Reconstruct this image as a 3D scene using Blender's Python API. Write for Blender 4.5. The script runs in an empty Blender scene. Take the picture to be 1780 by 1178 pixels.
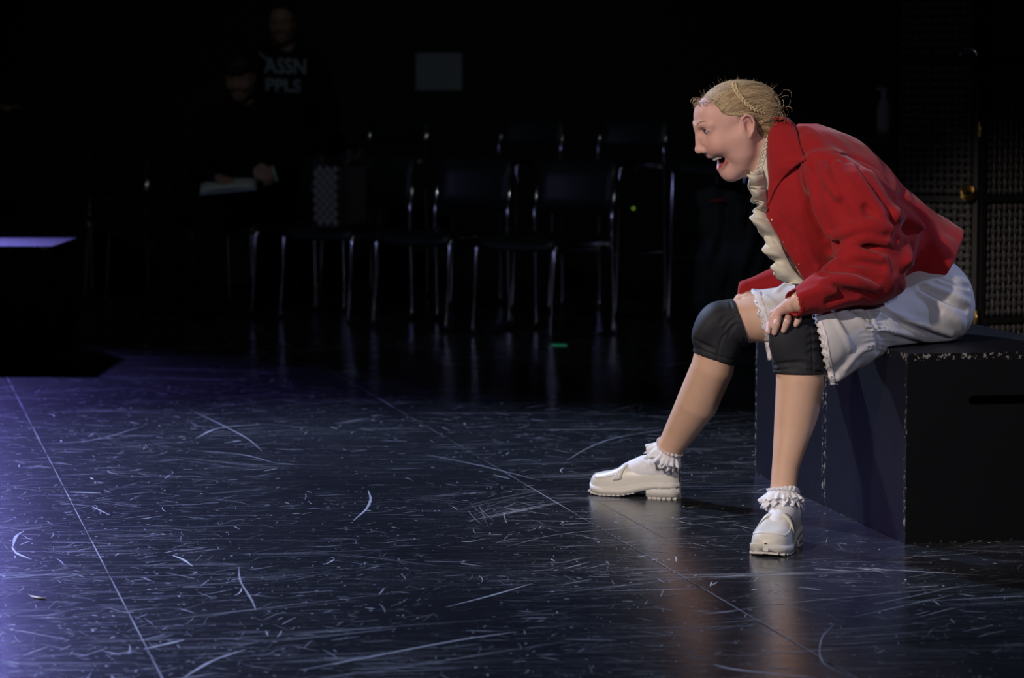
import bpy, bmesh, math, random
import numpy as np
from mathutils import Vector, Matrix

random.seed(7); RNG = np.random.default_rng(7)
SC = bpy.context.scene
COL = SC.collection

# ------------------------------------------------------------------ camera
FPX, CX, CY, CAMH = 4700.0, 890.0, 589.0, 1.05
PITCH = math.atan(424.0 / FPX)
cam = bpy.data.cameras.new('camera')
cam.sensor_width = 36.0; cam.lens = FPX / 1780.0 * 36.0
cam.clip_start = .1; cam.clip_end = 100
cam.dof.use_dof = True; cam.dof.focus_distance = 6.55; cam.dof.aperture_fstop = 4.5
cam_o = bpy.data.objects.new('camera', cam); COL.objects.link(cam_o)
cam_o.location = (0, 0, CAMH); cam_o.rotation_euler = (math.pi / 2 - PITCH, 0, 0)
SC.camera = cam_o

# ------------------------------------------------------------------ view, world, lights
SC.view_settings.view_transform = 'Standard'
SC.view_settings.look = 'None'
SC.view_settings.gamma = 1.0
SC.view_settings.use_curve_mapping = False
SC.view_settings.exposure = 0.0
w = bpy.data.worlds.new('world'); SC.world = w; w.use_nodes = True
w.node_tree.nodes['Background'].inputs[0].default_value = (.35, .4, 1, 1)
w.node_tree.nodes['Background'].inputs[1].default_value = .0007

def spot(name, loc, target, energy, color, size_deg, blend=.5, radius=.08):
    l = bpy.data.lights.new(name, 'SPOT'); l.energy = energy; l.color = color
    l.spot_size = math.radians(size_deg); l.spot_blend = blend; l.shadow_soft_size = radius
    o = bpy.data.objects.new(name, l); COL.objects.link(o); o.location = loc
    d = Vector(target) - Vector(loc); o.rotation_euler = d.to_track_quat('-Z', 'Y').to_euler()
    return o
spot('key_stage_light', (-3.0, 1.6, 3.5), (0.74, 6.55, .62), 1250, (1, .85, .74), 20, .5, .09)
spot('front_fill_light', (1.7, -.6, 3.1), (0.85, 6.6, .55), 330, (.80, .80, 1), 15, .6, .12)
spot('blue_back_light', (-3.6, 15.0, 3.3), (-1.6, 8.5, 0), 1500, (.28, .25, 1), 31, 1, .10)
spot('cool_top_light', (-3.2, 11.2, 5.0), (-0.2, 6.7, 0), 3000, (.47, .60, .90), 42, .9, .10)
spot('cool_rim_light', (4.4, 7.6, 3.8), (1.1, 6.6, .5), 300, (.46, .56, 1), 18, .6, .10)
spot('dim_house_light', (-1.2, 7.0, 4.6), (-0.4, 12.9, .7), 80, (.82, .93, 1), 50, 1, .12)
spot('blue_glint_fill', (-4.6, 9.6, 1.5), (0.0, 12.4, .3), 34, (.45, .48, 1), 36, .8, .12)  # added low spot, puts purple glints on the chrome chair legs

# ------------------------------------------------------------------ pixel geometry helpers (used once, to find the true 3-D places)
_cp, _sp = math.cos(PITCH), math.sin(PITCH)
def ray(px, py):
    a, b = (px - CX) / FPX, (CY - py) / FPX
    return np.array([a, _cp + b * _sp, b * _cp - _sp])
CAM = np.array([0, 0, CAMH])
def W(px, py, Y):
    d = ray(px, py); return CAM + d * (Y / d[1])
def G(px, py, z=0.0):
    d = ray(px, py); return CAM + d * ((z - CAMH) / d[2])
def PX(p):      # world -> pixel
    v = np.asarray(p, float) - CAM
    z = v[1] * _cp - v[2] * _sp; y = v[1] * _sp + v[2] * _cp
    return CX + FPX * v[0] / z, CY - FPX * y / z

# ------------------------------------------------------------------ materials
def nmat(name):
    m = bpy.data.materials.new(name); m.use_nodes = True
    nt = m.node_tree; return m, nt, nt.nodes['Principled BSDF']
def N(nt, typ, **kw):
    n = nt.nodes.new(typ)
    for k, v in kw.items():
        if k.startswith('i_'):
            key = k[2:]
            n.inputs[int(key) if key.isdigit() else key].default_value = v
        else: setattr(n, k, v)
    return n
def plain(name, col, rough=.5, metal=0, spec=.5, noise=.15, nscale=40, bump=0, bscale=300, sheen=0, coat=0):
    m, nt, b = nmat(name)
    tc = N(nt, 'ShaderNodeTexCoord')
    no = N(nt, 'ShaderNodeTexNoise', i_Scale=nscale, i_Detail=4.0); nt.links.new(tc.outputs['Object'], no.inputs['Vector'])
    mx = N(nt, 'ShaderNodeMixRGB'); mx.blend_type = 'MIX'
    mx.inputs[1].default_value = tuple(c * (1 - noise) for c in col) + (1,)
    mx.inputs[2].default_value = tuple(min(1, c * (1 + noise)) for c in col) + (1,)
    nt.links.new(no.outputs[0], mx.inputs[0]); nt.links.new(mx.outputs[0], b.inputs['Base Color'])
    b.inputs['Roughness'].default_value = rough; b.inputs['Metallic'].default_value = metal
    b.inputs['Specular IOR Level'].default_value = spec
    if sheen: b.inputs['Sheen Weight'].default_value = sheen
    if coat: b.inputs['Coat Weight'].default_value = coat
    if bump:
        n2 = N(nt, 'ShaderNodeTexNoise', i_Scale=bscale, i_Detail=3.0); nt.links.new(tc.outputs['Object'], n2.inputs['Vector'])
        bp = N(nt, 'ShaderNodeBump', i_Strength=bump, i_Distance=.002); nt.links.new(n2.outputs[0], bp.inputs['Height'])
        nt.links.new(bp.outputs[0], b.inputs['Normal'])
    return m
def attr_mat(name, rough=.5, spec=.5, sss=0, noise=.12, nscale=60, bump=0, bscale=400, sheen=0):
    m, nt, b = nmat(name)
    at = N(nt, 'ShaderNodeVertexColor'); at.layer_name = 'Col'
    tc = N(nt, 'ShaderNodeTexCoord')
    no = N(nt, 'ShaderNodeTexNoise', i_Scale=nscale, i_Detail=4.0); nt.links.new(tc.outputs['Object'], no.inputs['Vector'])
    mr = N(nt, 'ShaderNodeMapRange'); mr.inputs[3].default_value = 1 - noise; mr.inputs[4].default_value = 1 + noise
    nt.links.new(no.outputs[0], mr.inputs[0])
    mx = N(nt, 'ShaderNodeMixRGB'); mx.blend_type = 'MULTIPLY'; mx.inputs[0].default_value = 1
    nt.links.new(at.outputs[0], mx.inputs[1]); nt.links.new(mr.outputs[0], mx.inputs[2])
    nt.links.new(mx.outputs[0], b.inputs['Base Color'])
    b.inputs['Roughness'].default_value = rough; b.inputs['Specular IOR Level'].default_value = spec
    if sss:
        b.inputs['Subsurface Weight'].default_value = sss
        b.inputs['Subsurface Radius'].default_value = (.009, .004, .002); b.inputs['Subsurface Scale'].default_value = 1.0
    if sheen: b.inputs['Sheen Weight'].default_value = sheen
    if bump:
        n2 = N(nt, 'ShaderNodeTexNoise', i_Scale=bscale, i_Detail=3.0); nt.links.new(tc.outputs['Object'], n2.inputs['Vector'])
        bp = N(nt, 'ShaderNodeBump', i_Strength=bump, i_Distance=.002); nt.links.new(n2.outputs[0], bp.inputs['Height'])
        nt.links.new(bp.outputs[0], b.inputs['Normal'])
    return m

# ------------------------------------------------------------------ objects
def link(name, me, mat, parent=None):
    o = bpy.data.objects.new(name, me); COL.objects.link(o)
    if mat is not None and len(me.materials) == 0: me.materials.append(mat)
    if parent is not None: o.parent = parent
    return o
def tag(o, label=None, cat=None, group=None, kind=None):
    if label: o['label'] = label
    if cat: o['category'] = cat
    if group: o['group'] = group
    if kind: o['kind'] = kind
    return o
def empty(name, loc=(0, 0, 0), rz=0):
    o = bpy.data.objects.new(name, None); COL.objects.link(o)
    o.location = tuple(loc); o.rotation_euler = (0, 0, rz); o.empty_display_size = .1
    return o
def place(o, root):
    """parent o (built in world coordinates) under root (an Empty standing at the thing's base)"""
    o.parent = root
    o.matrix_parent_inverse = Matrix.LocRotScale(root.location, root.rotation_euler, root.scale).inverted()
    return o
def mesh_np(name, V, F, mat, parent=None, smooth=True, cols=None):
    me = bpy.data.meshes.new(name)
    V = np.asarray(V, np.float32); F = np.asarray(F, np.int32)
    nv, nf, k = len(V), len(F), F.shape[1]
    me.vertices.add(nv); me.vertices.foreach_set('co', V.ravel())
    me.loops.add(nf * k); me.loops.foreach_set('vertex_index', F.ravel())
    me.polygons.add(nf); me.polygons.foreach_set('loop_start', np.arange(0, nf * k, k, dtype=np.int32))
    me.update(calc_edges=True); me.validate()
    if smooth: me.polygons.foreach_set('use_smooth', np.ones(len(me.polygons), bool))
    if cols is not None:
        at = me.color_attributes.new('Col', 'FLOAT_COLOR', 'POINT')
        c = np.ones((len(me.vertices), 4), np.float32); c[:, :3] = np.broadcast_to(cols, (nv, 3))[:len(me.vertices)]
        at.data.foreach_set('color', c.ravel())
    return link(name, me, mat, parent)

class MB:
    """collects shapes into one mesh"""
    def __init__(s): s.v = []; s.f = []; s.c = []; s.col = (1, 1, 1); s.sm = []
    def add(s, V, F, smooth=True):
        o = len(s.v); s.v += [tuple(map(float, p)) for p in V]; s.c += [s.col] * len(V)
        s.f += [tuple(i + o for i in f) for f in F]; s.sm += [smooth] * len(F); return s
    def box(s, c, d, R=None, bev=0.0):
        hx, hy, hz = [q / 2 for q in d]; P = []; F = []
        if bev <= 0:
            for x in (-hx, hx):
                for y in (-hy, hy):
                    for z in (-hz, hz): P.append((x, y, z))
            F = [(0, 1, 3, 2), (4, 6, 7, 5), (0, 4, 5, 1), (2, 3, 7, 6), (0, 2, 6, 4), (1, 5, 7, 3)]
        else:
            bm = bmesh.new(); bmesh.ops.create_cube(bm, size=1)
            for v in bm.verts: v.co = Vector((v.co.x * d[0], v.co.y * d[1], v.co.z * d[2]))
            bmesh.ops.bevel(bm, geom=list(bm.edges), offset=bev, segments=2, affect='EDGES', profile=.5)
            bm.verts.index_update(); P = [tuple(v.co) for v in bm.verts]; F = [tuple(v.index for v in f.verts) for f in bm.faces]; bm.free()
        P = np.array(P)
        if R is not None: P = P @ np.asarray(R).T
        return s.add(P + np.asarray(c), F, False)
    def tube(s, pts, rad, n=8, closed=False, caps=True):
        pts = [np.asarray(p, float) for p in pts]; m = len(pts)
        rads = rad if hasattr(rad, '__len__') else [rad] * m
        V = []; F = []; up = None
        for i in range(m):
            if closed: t = pts[(i + 1) % m] - pts[i - 1]
            else: t = pts[min(i + 1, m - 1)] - pts[max(i - 1, 0)]
            t = t / (np.linalg.norm(t) + 1e-12)
            if up is None:
                up = np.array([0, 0, 1.0]) if abs(t[2]) < .9 else np.array([1.0, 0, 0])
            u = up - t * np.dot(up, t); u /= (np.linalg.norm(u) + 1e-12); up = u; b = np.cross(t, u)
            for j in range(n):
                a = 2 * math.pi * j / n
                V.append(pts[i] + rads[i] * (math.cos(a) * u + math.sin(a) * b))
        for i in range(m if closed else m - 1):
            k = (i + 1) % m
            for j in range(n): F.append((i * n + j, i * n + (j + 1) % n, k * n + (j + 1) % n, k * n + j))
        if caps and not closed:
            F.append(tuple(range(n - 1, -1, -1))); F.append(tuple((m - 1) * n + j for j in range(n)))
        return s.add(V, F)
    def grid(s, P, thick=0.0, closed_u=False):
        """P: (nu,nv,3) array of points -> sheet, optionally with thickness along its normal"""
        P = np.asarray(P, float); nu, nv = P.shape[:2]
        def faces(o, flip):
            R = []
            for i in range(nu if closed_u else nu - 1):
                for j in range(nv - 1):
                    a, b, c, d = i * nv + j, ((i + 1) % nu) * nv + j, ((i + 1) % nu) * nv + j + 1, i * nv + j + 1
                    q = (a, b, c, d); R.append(tuple(o + k for k in (q[::-1] if flip else q)))
            return R
        if thick <= 0: return s.add(P.reshape(-1, 3), faces(0, False))
        du = np.gradient(P, axis=0); dv = np.gradient(P, axis=1)
        if closed_u: du = np.roll(P, -1, 0) - np.roll(P, 1, 0)
        n = np.cross(du, dv); n /= np.linalg.norm(n, axis=2, keepdims=True) + 1e-12
        A = (P + n * thick / 2).reshape(-1, 3); B = (P - n * thick / 2).reshape(-1, 3); M = nu * nv
        F = faces(0, False) + faces(M, True)
        for i in range(nu if closed_u else nu - 1):
            k = (i + 1) % nu
            F.append((i * nv, M + i * nv, M + k * nv, k * nv)); F.append((i * nv + nv - 1, k * nv + nv - 1, M + k * nv + nv - 1, M + i * nv + nv - 1))
        if not closed_u:
            for j in range(nv - 1):
                F.append((j, j + 1, M + j + 1, M + j)); o = (nu - 1) * nv
                F.append((o + j, M + o + j, M + o + j + 1, o + j + 1))
        return s.add(np.vstack([A, B]), F)
    def ell(s, c, r, R=None, nu=16, nv=10):
        V = []; F = []
        for j in range(nv + 1):
            ph = math.pi * j / nv
            for i in range(nu):
                a = 2 * math.pi * i / nu
                V.append((r[0] * math.sin(ph) * math.cos(a), r[1] * math.sin(ph) * math.sin(a), r[2] * math.cos(ph)))
        for j in range(nv):
            for i in range(nu): F.append((j * nu + i, (j + 1) * nu + i, (j + 1) * nu + (i + 1) % nu, j * nu + (i + 1) % nu))
        V = np.array(V)
        if R is not None: V = V @ np.asarray(R).T
        return s.add(V + np.asarray(c), F)
    def build(s, name, mat, parent=None, colors=False, root=None):
        me = bpy.data.meshes.new(name); me.from_pydata(s.v, [], s.f); me.update()
        me.polygons.foreach_set('use_smooth', np.array(s.sm, bool))
        if colors:
            at = me.color_attributes.new('Col', 'FLOAT_COLOR', 'POINT')
            c = np.ones((len(s.v), 4), np.float32); c[:, :3] = np.array(s.c); at.data.foreach_set('color', c.ravel())
        o = link(name, me, mat, parent)
        if root is not None: place(o, root)
        return o

def catmull(pts, n=6):
    P = [np.asarray(p, float) for p in pts]; Q = [2 * P[0] - P[1]] + P + [2 * P[-1] - P[-2]]; out = []
    for i in range(1, len(Q) - 2):
        for k in range(n):
            t = k / n; a, b, c, d = Q[i - 1], Q[i], Q[i + 1], Q[i + 2]
            out.append(.5 * ((2 * b) + (-a + c) * t + (2 * a - 5 * b + 4 * c - d) * t * t + (-a + 3 * b - 3 * c + d) * t ** 3))
    out.append(P[-1]); return out

# ------------------------------------------------------------------ sculpting: signed distance shapes, blended and meshed
def _smin(a, b, k):
    if k <= 0: return np.minimum(a, b)
    h = np.maximum(k - np.abs(a - b), 0) / k
    return np.minimum(a, b) - h * h * (k * .25)
class Sculpt:
    def __init__(s): s.ops = []; s.warp = None
    def copy(s): t = Sculpt(); t.ops = list(s.ops); t.warp = s.warp; return t
    def cone(s, a, b, ra, rb, k=.02, op='u'): return s.poly([a, b], [ra, rb], k, op)
    def poly(s, pts, rads, k=.02, op='u', flat=None):
        P = np.array(pts, np.float32)
        r = np.array(rads if hasattr(rads, '__len__') else [rads] * len(P), np.float32)
        c = P.mean(0); R = float((np.linalg.norm(P - c, axis=1) + r).max())
        def fn(p):
            d = None
            for i in range(len(P) - 1):
                a, ba = P[i], P[i + 1] - P[i]; l = float(ba @ ba) + 1e-12
                pa = p - a; h = np.clip((pa @ ba) / l, 0, 1)
                q = pa - h[:, None] * ba
                e = np.sqrt(np.einsum('ij,ij->i', q, q)) - (r[i] + h * (r[i + 1] - r[i]))
                d = e if d is None else np.minimum(d, e)
            return d
        s.ops.append((op, fn, c, R, k)); return s
    def ell(s, c, r, k=.02, op='u', R=None):
        c = np.array(c, np.float32); r = np.array(r, np.float32); A = None if R is None else np.array(R, np.float32)
        def fn(p):
            q = p - c
            if A is not None: q = q @ A.T          # rows of A are the axes
            k0 = np.sqrt(((q / r) ** 2).sum(1)); k1 = np.sqrt(((q / (r * r)) ** 2).sum(1)) + 1e-9
            return k0 * (k0 - 1) / k1
        s.ops.append((op, fn, c, float(r.max()), k)); return s
    def plane(s, pt, n, k=0.0):
        pt = np.array(pt, np.float32); n = np.array(n, np.float32); n = n / np.linalg.norm(n)
        s.ops.append(('i', lambda p: (p - pt) @ n, None, 0, k)); return s
    def fn(s, f, op='u', k=.01, c=None, R=0): s.ops.append((op, f, c, R, k)); return s
    def ev(s, p, ops=None):
        d = None
        for op, fn, c, R, k in (s.ops if ops is None else ops):
            if op == 'w': d = d + fn(p); continue
            e = fn(p)
            if d is None: d = e
            elif op == 'u': d = _smin(d, e, k)
            elif op == 's': d = -_smin(-d, e, k)
            else: d = -_smin(-d, -e, k)
        return d
    def hit(s, px, py, y0=5.6, y1=7.6, step=.006):
        d = ray(px, py); d = d / d[1]; t = np.arange(y0, y1, step); p = (CAM + t[:, None] * d).astype(np.float32)
        v = s.ev(p); i = np.argmax(v < 0)
        if not (v < 0).any(): i = int(np.argmin(v)); return CAM + t[i] * d
        if i == 0: return p[0]
        a, b = v[i - 1], v[i]; return CAM + (t[i - 1] + step * a / (a - b)) * d
    def stroke(s, pxs, r=.006, kind='groove', k=None, lift=0.0, base=None, taper=True):
        b = base or s
        pts = catmull([np.append(q, 0) for q in np.array(pxs, float)], 3)
        W3 = [b.hit(q[0], q[1]) for q in pts]
        W3 = [p - (p - CAM) / np.linalg.norm(p - CAM) * lift for p in W3]
        n = len(W3); rr = [r * (.35 + .65 * math.sin(math.pi * (i + .5) / n)) if taper else r for i in range(n)]
        s.poly(W3, rr, k if k is not None else r * 2.0, 's' if kind == 'groove' else 'u'); return s
    def mesh(s, xs, ys, zs, B=20):
        xs, ys, zs = [np.asarray(a, np.float32) for a in (xs, ys, zs)]
        nx, ny, nz = len(xs), len(ys), len(zs)
        bi = [(i, min(i + B, nx - 1)) for i in range(0, nx - 1, B)]
        bj = [(i, min(i + B, ny - 1)) for i in range(0, ny - 1, B)]
        bk = [(i, min(i + B, nz - 1)) for i in range(0, nz - 1, B)]
        F = np.empty((nx, ny, nz), np.float32)
        cs = []; hd = []; bl = []
        for a in bi:
            for b in bj:
                for c in bk:
                    lo = np.array([xs[a[0]], ys[b[0]], zs[c[0]]]); hi = np.array([xs[a[1]], ys[b[1]], zs[c[1]]])
                    cs.append((lo + hi) / 2); hd.append(np.linalg.norm(hi - lo) / 2); bl.append((a, b, c))
        cs = np.array(cs, np.float32); hd = np.array(hd)
        val = s.ev(cs)
        for n_, (a, b, c) in enumerate(bl):
            sl = (slice(a[0], a[1] + 1), slice(b[0], b[1] + 1), slice(c[0], c[1] + 1))
            if abs(val[n_]) > hd[n_] * 1.5 + .012: F[sl] = val[n_]; continue
            ops = [o for i, o in enumerate(s.ops) if i == 0 or o[2] is None or np.linalg.norm(cs[n_] - o[2]) - o[3] - hd[n_] < max(o[4], .012)]
            g = np.stack(np.meshgrid(xs[sl[0]], ys[sl[1]], zs[sl[2]], indexing='ij'), -1).reshape(-1, 3)
            F[sl] = s.ev(g, ops).reshape(F[sl].shape)
        F[np.abs(F) < 1e-9] = 1e-9
        Sg = F < 0
        cnt = np.zeros((nx - 1, ny - 1, nz - 1), np.uint8)
        for a in (0, 1):
            for b in (0, 1):
                for c in (0, 1): cnt += Sg[a:nx - 1 + a, b:ny - 1 + b, c:nz - 1 + c]
        cells = np.argwhere((cnt > 0) & (cnt < 8))
        del cnt
        lin = (cells[:, 0] * (ny - 1) + cells[:, 1]) * (nz - 1) + cells[:, 2]
        acc = np.zeros((len(cells), 3)); num = np.zeros(len(cells))
        cr = [(0, 0, 0), (1, 0, 0), (0, 1, 0), (1, 1, 0), (0, 0, 1), (1, 0, 1), (0, 1, 1), (1, 1, 1)]
        val8 = [F[cells[:, 0] + a, cells[:, 1] + b, cells[:, 2] + c] for a, b, c in cr]
        def pos(q): return np.stack([xs[cells[:, 0] + q[0]], ys[cells[:, 1] + q[1]], zs[cells[:, 2] + q[2]]], 1)
        for i, j in ((0, 1), (2, 3), (4, 5), (6, 7), (0, 2), (1, 3), (4, 6), (5, 7), (0, 4), (1, 5), (2, 6), (3, 7)):
            A, Bv = val8[i], val8[j]; m = (A < 0) != (Bv < 0)
            t = np.where(m, A / np.where(m, A - Bv, 1), 0)
            acc += np.where(m[:, None], pos(cr[i]) * (1 - t[:, None]) + pos(cr[j]) * t[:, None], 0); num += m
        V = acc / num[:, None]
        quads = []
        def look(I, J, K): return np.searchsorted(lin, (I * (ny - 1) + J) * (nz - 1) + K)
        for ax in range(3):
            sl0 = [slice(None)] * 3; sl1 = [slice(None)] * 3; sl0[ax] = slice(0, -1); sl1[ax] = slice(1, None)
            for q in range(3):
                if q != ax: sl0[q] = slice(1, -1); sl1[q] = slice(1, -1)
            A, Bv = Sg[tuple(sl0)], Sg[tuple(sl1)]
            e = np.argwhere(A != Bv)
            if len(e) == 0: continue
            neg = A[e[:, 0], e[:, 1], e[:, 2]]
            for q in range(3):
                if q != ax: e[:, q] += 1
            u, v = (ax + 1) % 3, (ax + 2) % 3
            def off(du, dv):
                f = e.copy(); f[:, u] -= du; f[:, v] -= dv; return look(f[:, 0], f[:, 1], f[:, 2])
            Q = np.stack([off(1, 1), off(0, 1), off(0, 0), off(1, 0)], 1)
            Q[~neg] = Q[~neg][:, ::-1]; quads.append(Q)
        return V, np.concatenate(quads)
def axis(*segs):
    """axis((start, end, step), ...) -> graded coordinates"""
    out = [segs[0][0]]
    for a, b, h in segs:
        n = max(1, int(round((b - a) / h))); out += list(np.linspace(a, b, n + 1)[1:])
    return np.array(out, np.float32)
def smooth_mesh(V, Q, it=1, lam=.5):
    for _ in range(it):
        S_ = np.zeros_like(V); c = np.zeros(len(V))
        for a, b in ((0, 1), (1, 2), (2, 3), (3, 0)):
            for i, j in ((a, b), (b, a)):
                np.add.at(S_, Q[:, i], V[Q[:, j]]); np.add.at(c, Q[:, i], 1)
        V = V + lam * (S_ / np.maximum(c, 1)[:, None] - V)
    return V
def wob(p, f, ph):      # cheap smooth noise
    return np.sin(p[:, 0] * f + ph) * np.sin(p[:, 1] * f * 1.13 + ph * 2.1) * np.sin(p[:, 2] * f * .91 + ph * .7)
def unit(v): v = np.asarray(v, float); return v / np.linalg.norm(v)
# ================================================================== SETTING
M_wall = plain('black_painted_wall', (.004, .004, .005), .8, noise=.3, nscale=3)
def floor_mat():
    m, nt, b = nmat('scuffed_black_floor')
    geo = N(nt, 'ShaderNodeNewGeometry')
    def mapping(rot, sc):
        mp = N(nt, 'ShaderNodeMapping'); mp.inputs['Rotation'].default_value = (0, 0, rot); mp.inputs['Scale'].default_value = sc
        nt.links.new(geo.outputs['Position'], mp.inputs['Vector']); return mp
    acc = None
    for rot, sc, lo, hi in ((.25, (4, 130, 1), .60, .74), (-.5, (5, 150, 1), .62, .76), (1.15, (6, 120, 1), .62, .78), (.02, (2.2, 90, 1), .60, .75), (2.0, (7, 170, 1), .63, .78)):
        no = N(nt, 'ShaderNodeTexNoise', i_Scale=1.0, i_Detail=5.0, i_Roughness=.6)
        nt.links.new(mapping(rot, sc).outputs[0], no.inputs['Vector'])
        mr = N(nt, 'ShaderNodeMapRange'); mr.inputs[1].default_value = lo; mr.inputs[2].default_value = hi
        nt.links.new(no.outputs[0], mr.inputs[0])
        if acc is None: acc = mr.outputs[0]
        else:
            mx = N(nt, 'ShaderNodeMath', operation='MAXIMUM'); nt.links.new(acc, mx.inputs[0]); nt.links.new(mr.outputs[0], mx.inputs[1]); acc = mx.outputs[0]
    big = N(nt, 'ShaderNodeTexNoise', i_Scale=1.6, i_Detail=4.0); nt.links.new(geo.outputs['Position'], big.inputs['Vector'])
    br = N(nt, 'ShaderNodeMapRange'); br.inputs[1].default_value = .35; br.inputs[2].default_value = .7; nt.links.new(big.outputs[0], br.inputs[0])
    dust = N(nt, 'ShaderNodeTexNoise', i_Scale=90.0, i_Detail=6.0, i_Roughness=.75); nt.links.new(geo.outputs['Position'], dust.inputs['Vector'])
    dr = N(nt, 'ShaderNodeMapRange'); dr.inputs[1].default_value = .52; dr.inputs[2].default_value = .74; nt.links.new(dust.outputs[0], dr.inputs[0])
    ad = N(nt, 'ShaderNodeMath', operation='MULTIPLY_ADD'); nt.links.new(dr.outputs[0], ad.inputs[0]); ad.inputs[1].default_value = .35; nt.links.new(acc, ad.inputs[2])
    ml = N(nt, 'ShaderNodeMath', operation='MULTIPLY'); nt.links.new(ad.outputs[0], ml.inputs[0]); nt.links.new(br.outputs[0], ml.inputs[1])
    mx = N(nt, 'ShaderNodeMixRGB'); nt.links.new(ml.outputs[0], mx.inputs[0])
    mx.inputs[1].default_value = (.014, .015, .018, 1); mx.inputs[2].default_value = (.27, .275, .29, 1)
    nt.links.new(mx.outputs[0], b.inputs['Base Color'])
    rr = N(nt, 'ShaderNodeMapRange'); rr.inputs[3].default_value = .20; rr.inputs[4].default_value = .36; nt.links.new(ad.outputs[0], rr.inputs[0])
    nt.links.new(rr.outputs[0], b.inputs['Roughness']); b.inputs['Specular IOR Level'].default_value = .42
    bp = N(nt, 'ShaderNodeBump', i_Strength=.12, i_Distance=.001); nt.links.new(ad.outputs[0], bp.inputs['Height']); nt.links.new(bp.outputs[0], b.inputs['Normal'])
    return m
M_floor = floor_mat()
mb = MB(); mb.box((0, 9, -.056), (16, 16, .1)); floor = mb.build('floor', M_wall); tag(floor, 'glossy black stage floor of scratched hardboard sheets', kind='structure')
mb = MB(); mb.box((0, 15.3, 2.4), (16, .12, 5)); tag(mb.build('wall_back', M_wall), 'black back wall of the theatre behind the chairs', kind='structure')

# hardboard sheets, 4 ft wide, laid along the seam that runs from the chairs to the lower right
A_, B_ = G(500, 600), G(1482, 1176)
U_ = unit((A_ - B_)[:2]); V_ = np.array([U_[1], -U_[0]])        # U_ runs away from the camera, V_ to the right
S0 = float(B_[:2] @ V_); ang = math.atan2(U_[1], U_[0])
PW, PL = 1.22, 2.44
mb = MB(); mb.box((0, 0, -.003), (PL - .0025, PW - .0025, .006), bev=.0012)
pm = bpy.data.meshes.new('floor_panel'); pm.from_pydata(mb.v, [], mb.f); pm.materials.append(M_floor)
for i in range(-3, 4):
    for j in range(-1, 6):
        u0 = 3.6 + j * PL + (PL / 2 if i % 2 else 0); c = U_ * u0 + V_ * (S0 + (i + .5) * PW)
        if abs(c[0]) > 4.2 or c[1] < 2.5 or c[1] > 15.4: continue
        o = link('floor_panel', pm, None, floor); o.location = (c[0], c[1], 0); o.rotation_euler = (0, 0, ang)

# scratches, scuffs and chips rubbed into the paint
M_scr = attr_mat('rubbed_grey_scratch', .5, .4, noise=.5, nscale=120)
mb = MB()
def ribbon(pts, w, col):
    """flat mark lying on the floor, tapering at both ends"""
    pts = np.asarray(pts)[:, :2]; n = len(pts); t = np.gradient(pts, axis=0); t /= np.linalg.norm(t, axis=1, keepdims=True) + 1e-9
    nr = np.stack([-t[:, 1], t[:, 0]], 1); P = np.zeros((n, 2, 3))
    for i in range(n):
        ww = w * (.15 + .85 * math.sin(math.pi * (i + .3) / (n - .4))) * (.7 + .6 * random.random())
        P[i, 0, :2] = pts[i] - nr[i] * ww / 2; P[i, 1, :2] = pts[i] + nr[i] * ww / 2
    P[:, :, 2] = .00025 + random.random() * .0002
    mb.col = col; mb.grid(P)
def grey(lo=.04, hi=.55, p=2.2):
    g = lo + (hi - lo) * random.random() ** p; return (g, g * 1.0, g * 1.02)
from mathutils import noise as mnoise
def patch(x, y, f=1.1): return min(1, max(0, .5 + 1.1 * mnoise.noise(Vector((x * f * 1.0, y * f * .7, 3.3))) + .45 * mnoise.noise(Vector((x * 4, y * 3, 8.1)))))
def stroke_pts(x, y, L, a, cur, n):
    pts = []
    for i in range(n):
        pts.append((x, y)); x += math.cos(a) * L / n; y += math.sin(a) * L / n; a += cur * L / n * 2
    return pts
for _ in range(17000):
    d = 4.7 + 7.4 * random.random() ** 1.2; x = (random.random() - .5) * 2 * (.205 * d + .1); k = patch(x, d)
    if random.random() > .25 + .9 * k: continue
    L = .008 + .13 * random.random() ** 3.2; a = random.gauss(ang - math.pi / 2, .6) if random.random() < .55 else random.random() * math.pi
    g = (.05 + .75 * random.random() ** 2.6) * (.35 + .9 * k)
    ribbon(stroke_pts(x, d, L, a, random.gauss(0, 1.5), 4), .0007 + .0035 * random.random() ** 3, (g, g, g * 1.03))
for _ in range(210):         # bundles of parallel drag marks, as left by scenery being pushed
    d = 4.8 + 6.5 * random.random(); x = (random.random() - .5) * 2 * .2 * d; a = random.gauss(ang - math.pi / 2, .4); cur = random.gauss(0, .2); L = .15 + .7 * random.random() ** 1.5
    for q in range(random.randint(2, 7)):
        g = .08 + .55 * random.random() ** 2; o1, o2 = random.gauss(0, .03), random.gauss(0, .05)
        ribbon(stroke_pts(x - math.sin(a) * o1 + math.cos(a) * o2, d + math.cos(a) * o1 + math.sin(a) * o2, L * random.uniform(.3, 1), a + random.gauss(0, .05), cur, 9), .0007 + .0022 * random.random() ** 2, (g, g, g * 1.03))
for _ in range(1500):        # specks of paint and dust
    d = 4.7 + 6 * random.random(); x = (random.random() - .5) * .42 * d; a = random.random() * 6.28; L = .0015 + .005 * random.random() ** 2
    ribbon([(x, d), (x + math.cos(a) * L, d + math.sin(a) * L), (x + 2 * math.cos(a) * L, d + 2 * math.sin(a) * L)], .002 + .004 * random.random() ** 2, grey(.12, .8, 2))
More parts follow.
